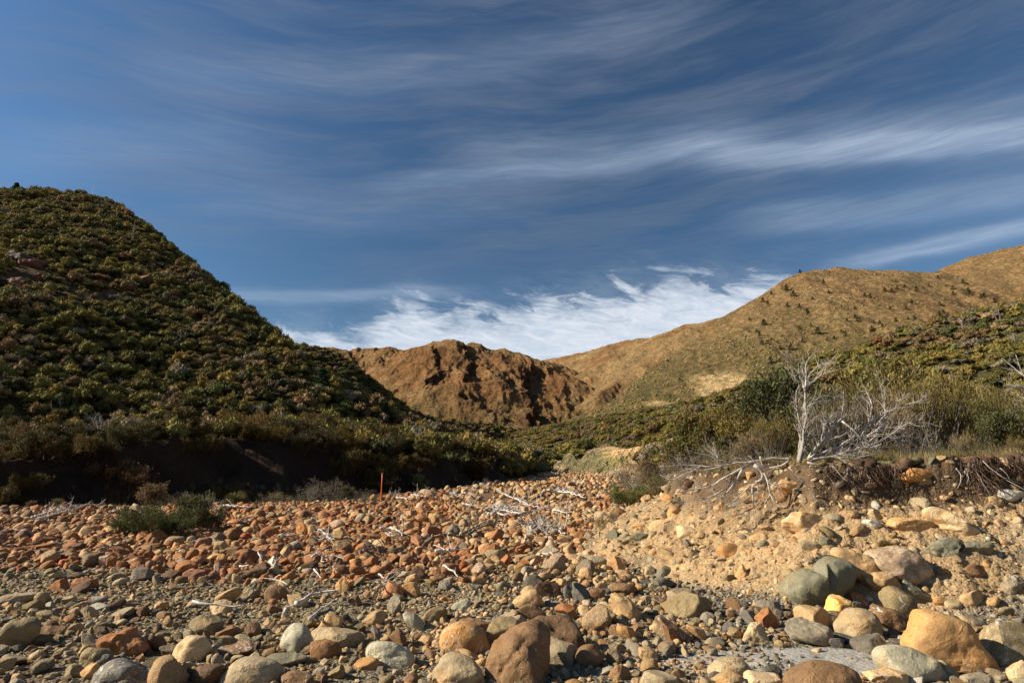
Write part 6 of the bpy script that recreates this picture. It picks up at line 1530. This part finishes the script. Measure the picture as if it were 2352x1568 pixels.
def grass_cover():
    rs = np.random.RandomState(41); rows = []
    X = rs.uniform(1.5, 12, 9000); Y = rs.uniform(9.5, 20, 9000); z, rd, _, _ = H(X, Y)
    nn = fbm2(X*1.1, Y*1.1, 3, 55)
    for i in np.where((rd > 2.3) & (nn > .06))[0]: rows.append((X[i], Y[i], z[i]-.01, rs.uniform(0, 6.28), *(rs.uniform(.07, .20)*np.array((1, 1, 1))), *(np.array(BC[('tan', 'olive', 'gold', 'tan', 'brown')[rs.randint(5)]])*rs.uniform(.8, 1.3))))
    X = rs.uniform(-22, 4, 5000); Y = rs.uniform(26, 70, 5000); z, rd, ld, bd = H(X, Y)
    for i in np.where((bd < -1.5) & (ld < .5))[0]: rows.append((X[i], Y[i], z[i]-.01, rs.uniform(0, 6.28), *(rs.uniform(.15, .4)*np.array((1, 1, 1))), *(np.array(BC[('tan', 'olive', 'brown')[rs.randint(3)]])*rs.uniform(.5, 1.0))))
    A = np.array(rows); n = 26; r2 = np.random.RandomState(1); a = r2.uniform(0, 6.28, n); s = r2.uniform(.1, .9, n); D = np.stack([np.cos(a)*s, np.sin(a)*s, np.ones(n)], 1); D /= np.linalg.norm(D, axis=1)[:, None]
    P0 = np.stack([np.cos(a)*.15, np.sin(a)*.15, 0*a], 1); sd = np.cross(D, [0, 0, 1.]); sd /= np.linalg.norm(sd, axis=1)[:, None]; V = np.stack([P0-sd*.03, P0+sd*.03, P0+D*r2.uniform(.6, 1.2, (n, 1))], 1).reshape(-1, 3); F = np.arange(3*n).reshape(-1, 3)
    ca, sa = np.cos(A[:, 3]), np.sin(A[:, 3]); Z = np.zeros(len(A)); R = np.stack([ca, -sa, Z, sa, ca, Z, Z, Z, Z+1], 1).reshape(-1, 3, 3)
    bake('grass', [(V, F, None, A[:, :3], R, A[:, 4:7], A[:, 7:10])], M_LEAF, 'short dry grass on the terraces', 'grass')
grass_cover()

# ------------------------------------------------------------------ marker poles and mast
def pole(u0, v0, u1, v1, rad, label):
    x, y, z = hitv(u0, v0); top = np.array(P(u1, v1, y)); b = np.array((x, y, z-.25)); A = Acc()
    e = empty('marker_pole', (x, y, z)); tag(e, label, 'marker pole', 'orange marker poles')
    V, F = tube(np.array([b, b*.7+top*.3, b*.3+top*.7, top]), [rad, rad*.98, rad*.9, rad*.8], 12); C = np.tile((.85, .13, .02), (len(V), 1)); o = mk('rod', V-np.array((x, y, z)), F, M_PAINT, C); o.parent = e
    d = (top-b)/np.linalg.norm(top-b); V, F = tube(np.array([top, top+d*.03, top+d*.05]), [rad*1.15, rad*1.15, rad*.5], 12); o = mk('cap', V-np.array((x, y, z)), F, M_PAINT, np.tile((.75, .10, .02), (len(V), 1))); o.parent = e
pole(874, 1159, 878, 1089, .021, 'orange marker pole standing upright at the far edge of the stones')
pole(1354, 1121, 1356, 1078, .018, 'farther orange marker pole on the upper stones before the ochre cliff')
def mast():
    Y = 252; x = P(210, 470, Y)[0]; z = float(hA(np.array([x]), np.array([float(Y)]))[0]); e = empty('radio_mast', (x, Y, z)); tag(e, 'thin white mast standing on the left hill skyline', 'mast')
    V, F = tube(np.array([[0, 0, -.3], [0, 0, 3], [.05, 0, 6.2]]), [.10, .09, .06], 8); o = mk('post', V, F, M_DEAD, np.tile((.8, .8, .8), (len(V), 1))); o.parent = e
    V, F = tube(np.array([[-.35, 0, 3.6], [.35, 0, 3.6]]), [.05, .05], 6); o = mk('crossbar', V, F, M_DEAD, np.tile((.8, .8, .8), (len(V), 1))); o.parent = e
mast()

def outcrops():
    for i, (u, v, sz, lab) in enumerate([(330, 655, 3.2, 'dark red rock outcrop at the lower end of the bare scree'), (365, 668, 2.4, 'small red outcrop right of the larger dark red one'), (300, 662, 2.2, 'reddish crag above the bare scree'), (45, 600, 3.4, 'dark craggy outcrop at the top of the scree'), (75, 612, 2.6, 'red-topped crag beside the craggy outcrop'),
                                       (95, 640, 2.0, 'small rust crag under the craggy outcrop'), (30, 655, 2.4, 'rust outcrop close to the left edge'), (65, 545, 2.2, 'dark crag high on the left hill'), (398, 690, 1.8, 'small rust rock low on the scree')]):
        x, y, z = hitf(u, v, hA, 60, 420); V, F = rock_shape(950+i, 4, 'x', (1.3, 1, .8)); o = mk('rock_outcrop', V*sz*.8, F, M_ROCK); o.location = (x, y, z+.2*sz); o.color = (.20, .075, .04, 1) if i != 3 else (.09, .065, .05, 1); o.rotation_euler = (0, 0, i)
        tag(o, lab, 'outcrop', 'rock outcrops on the left hill')
outcrops()
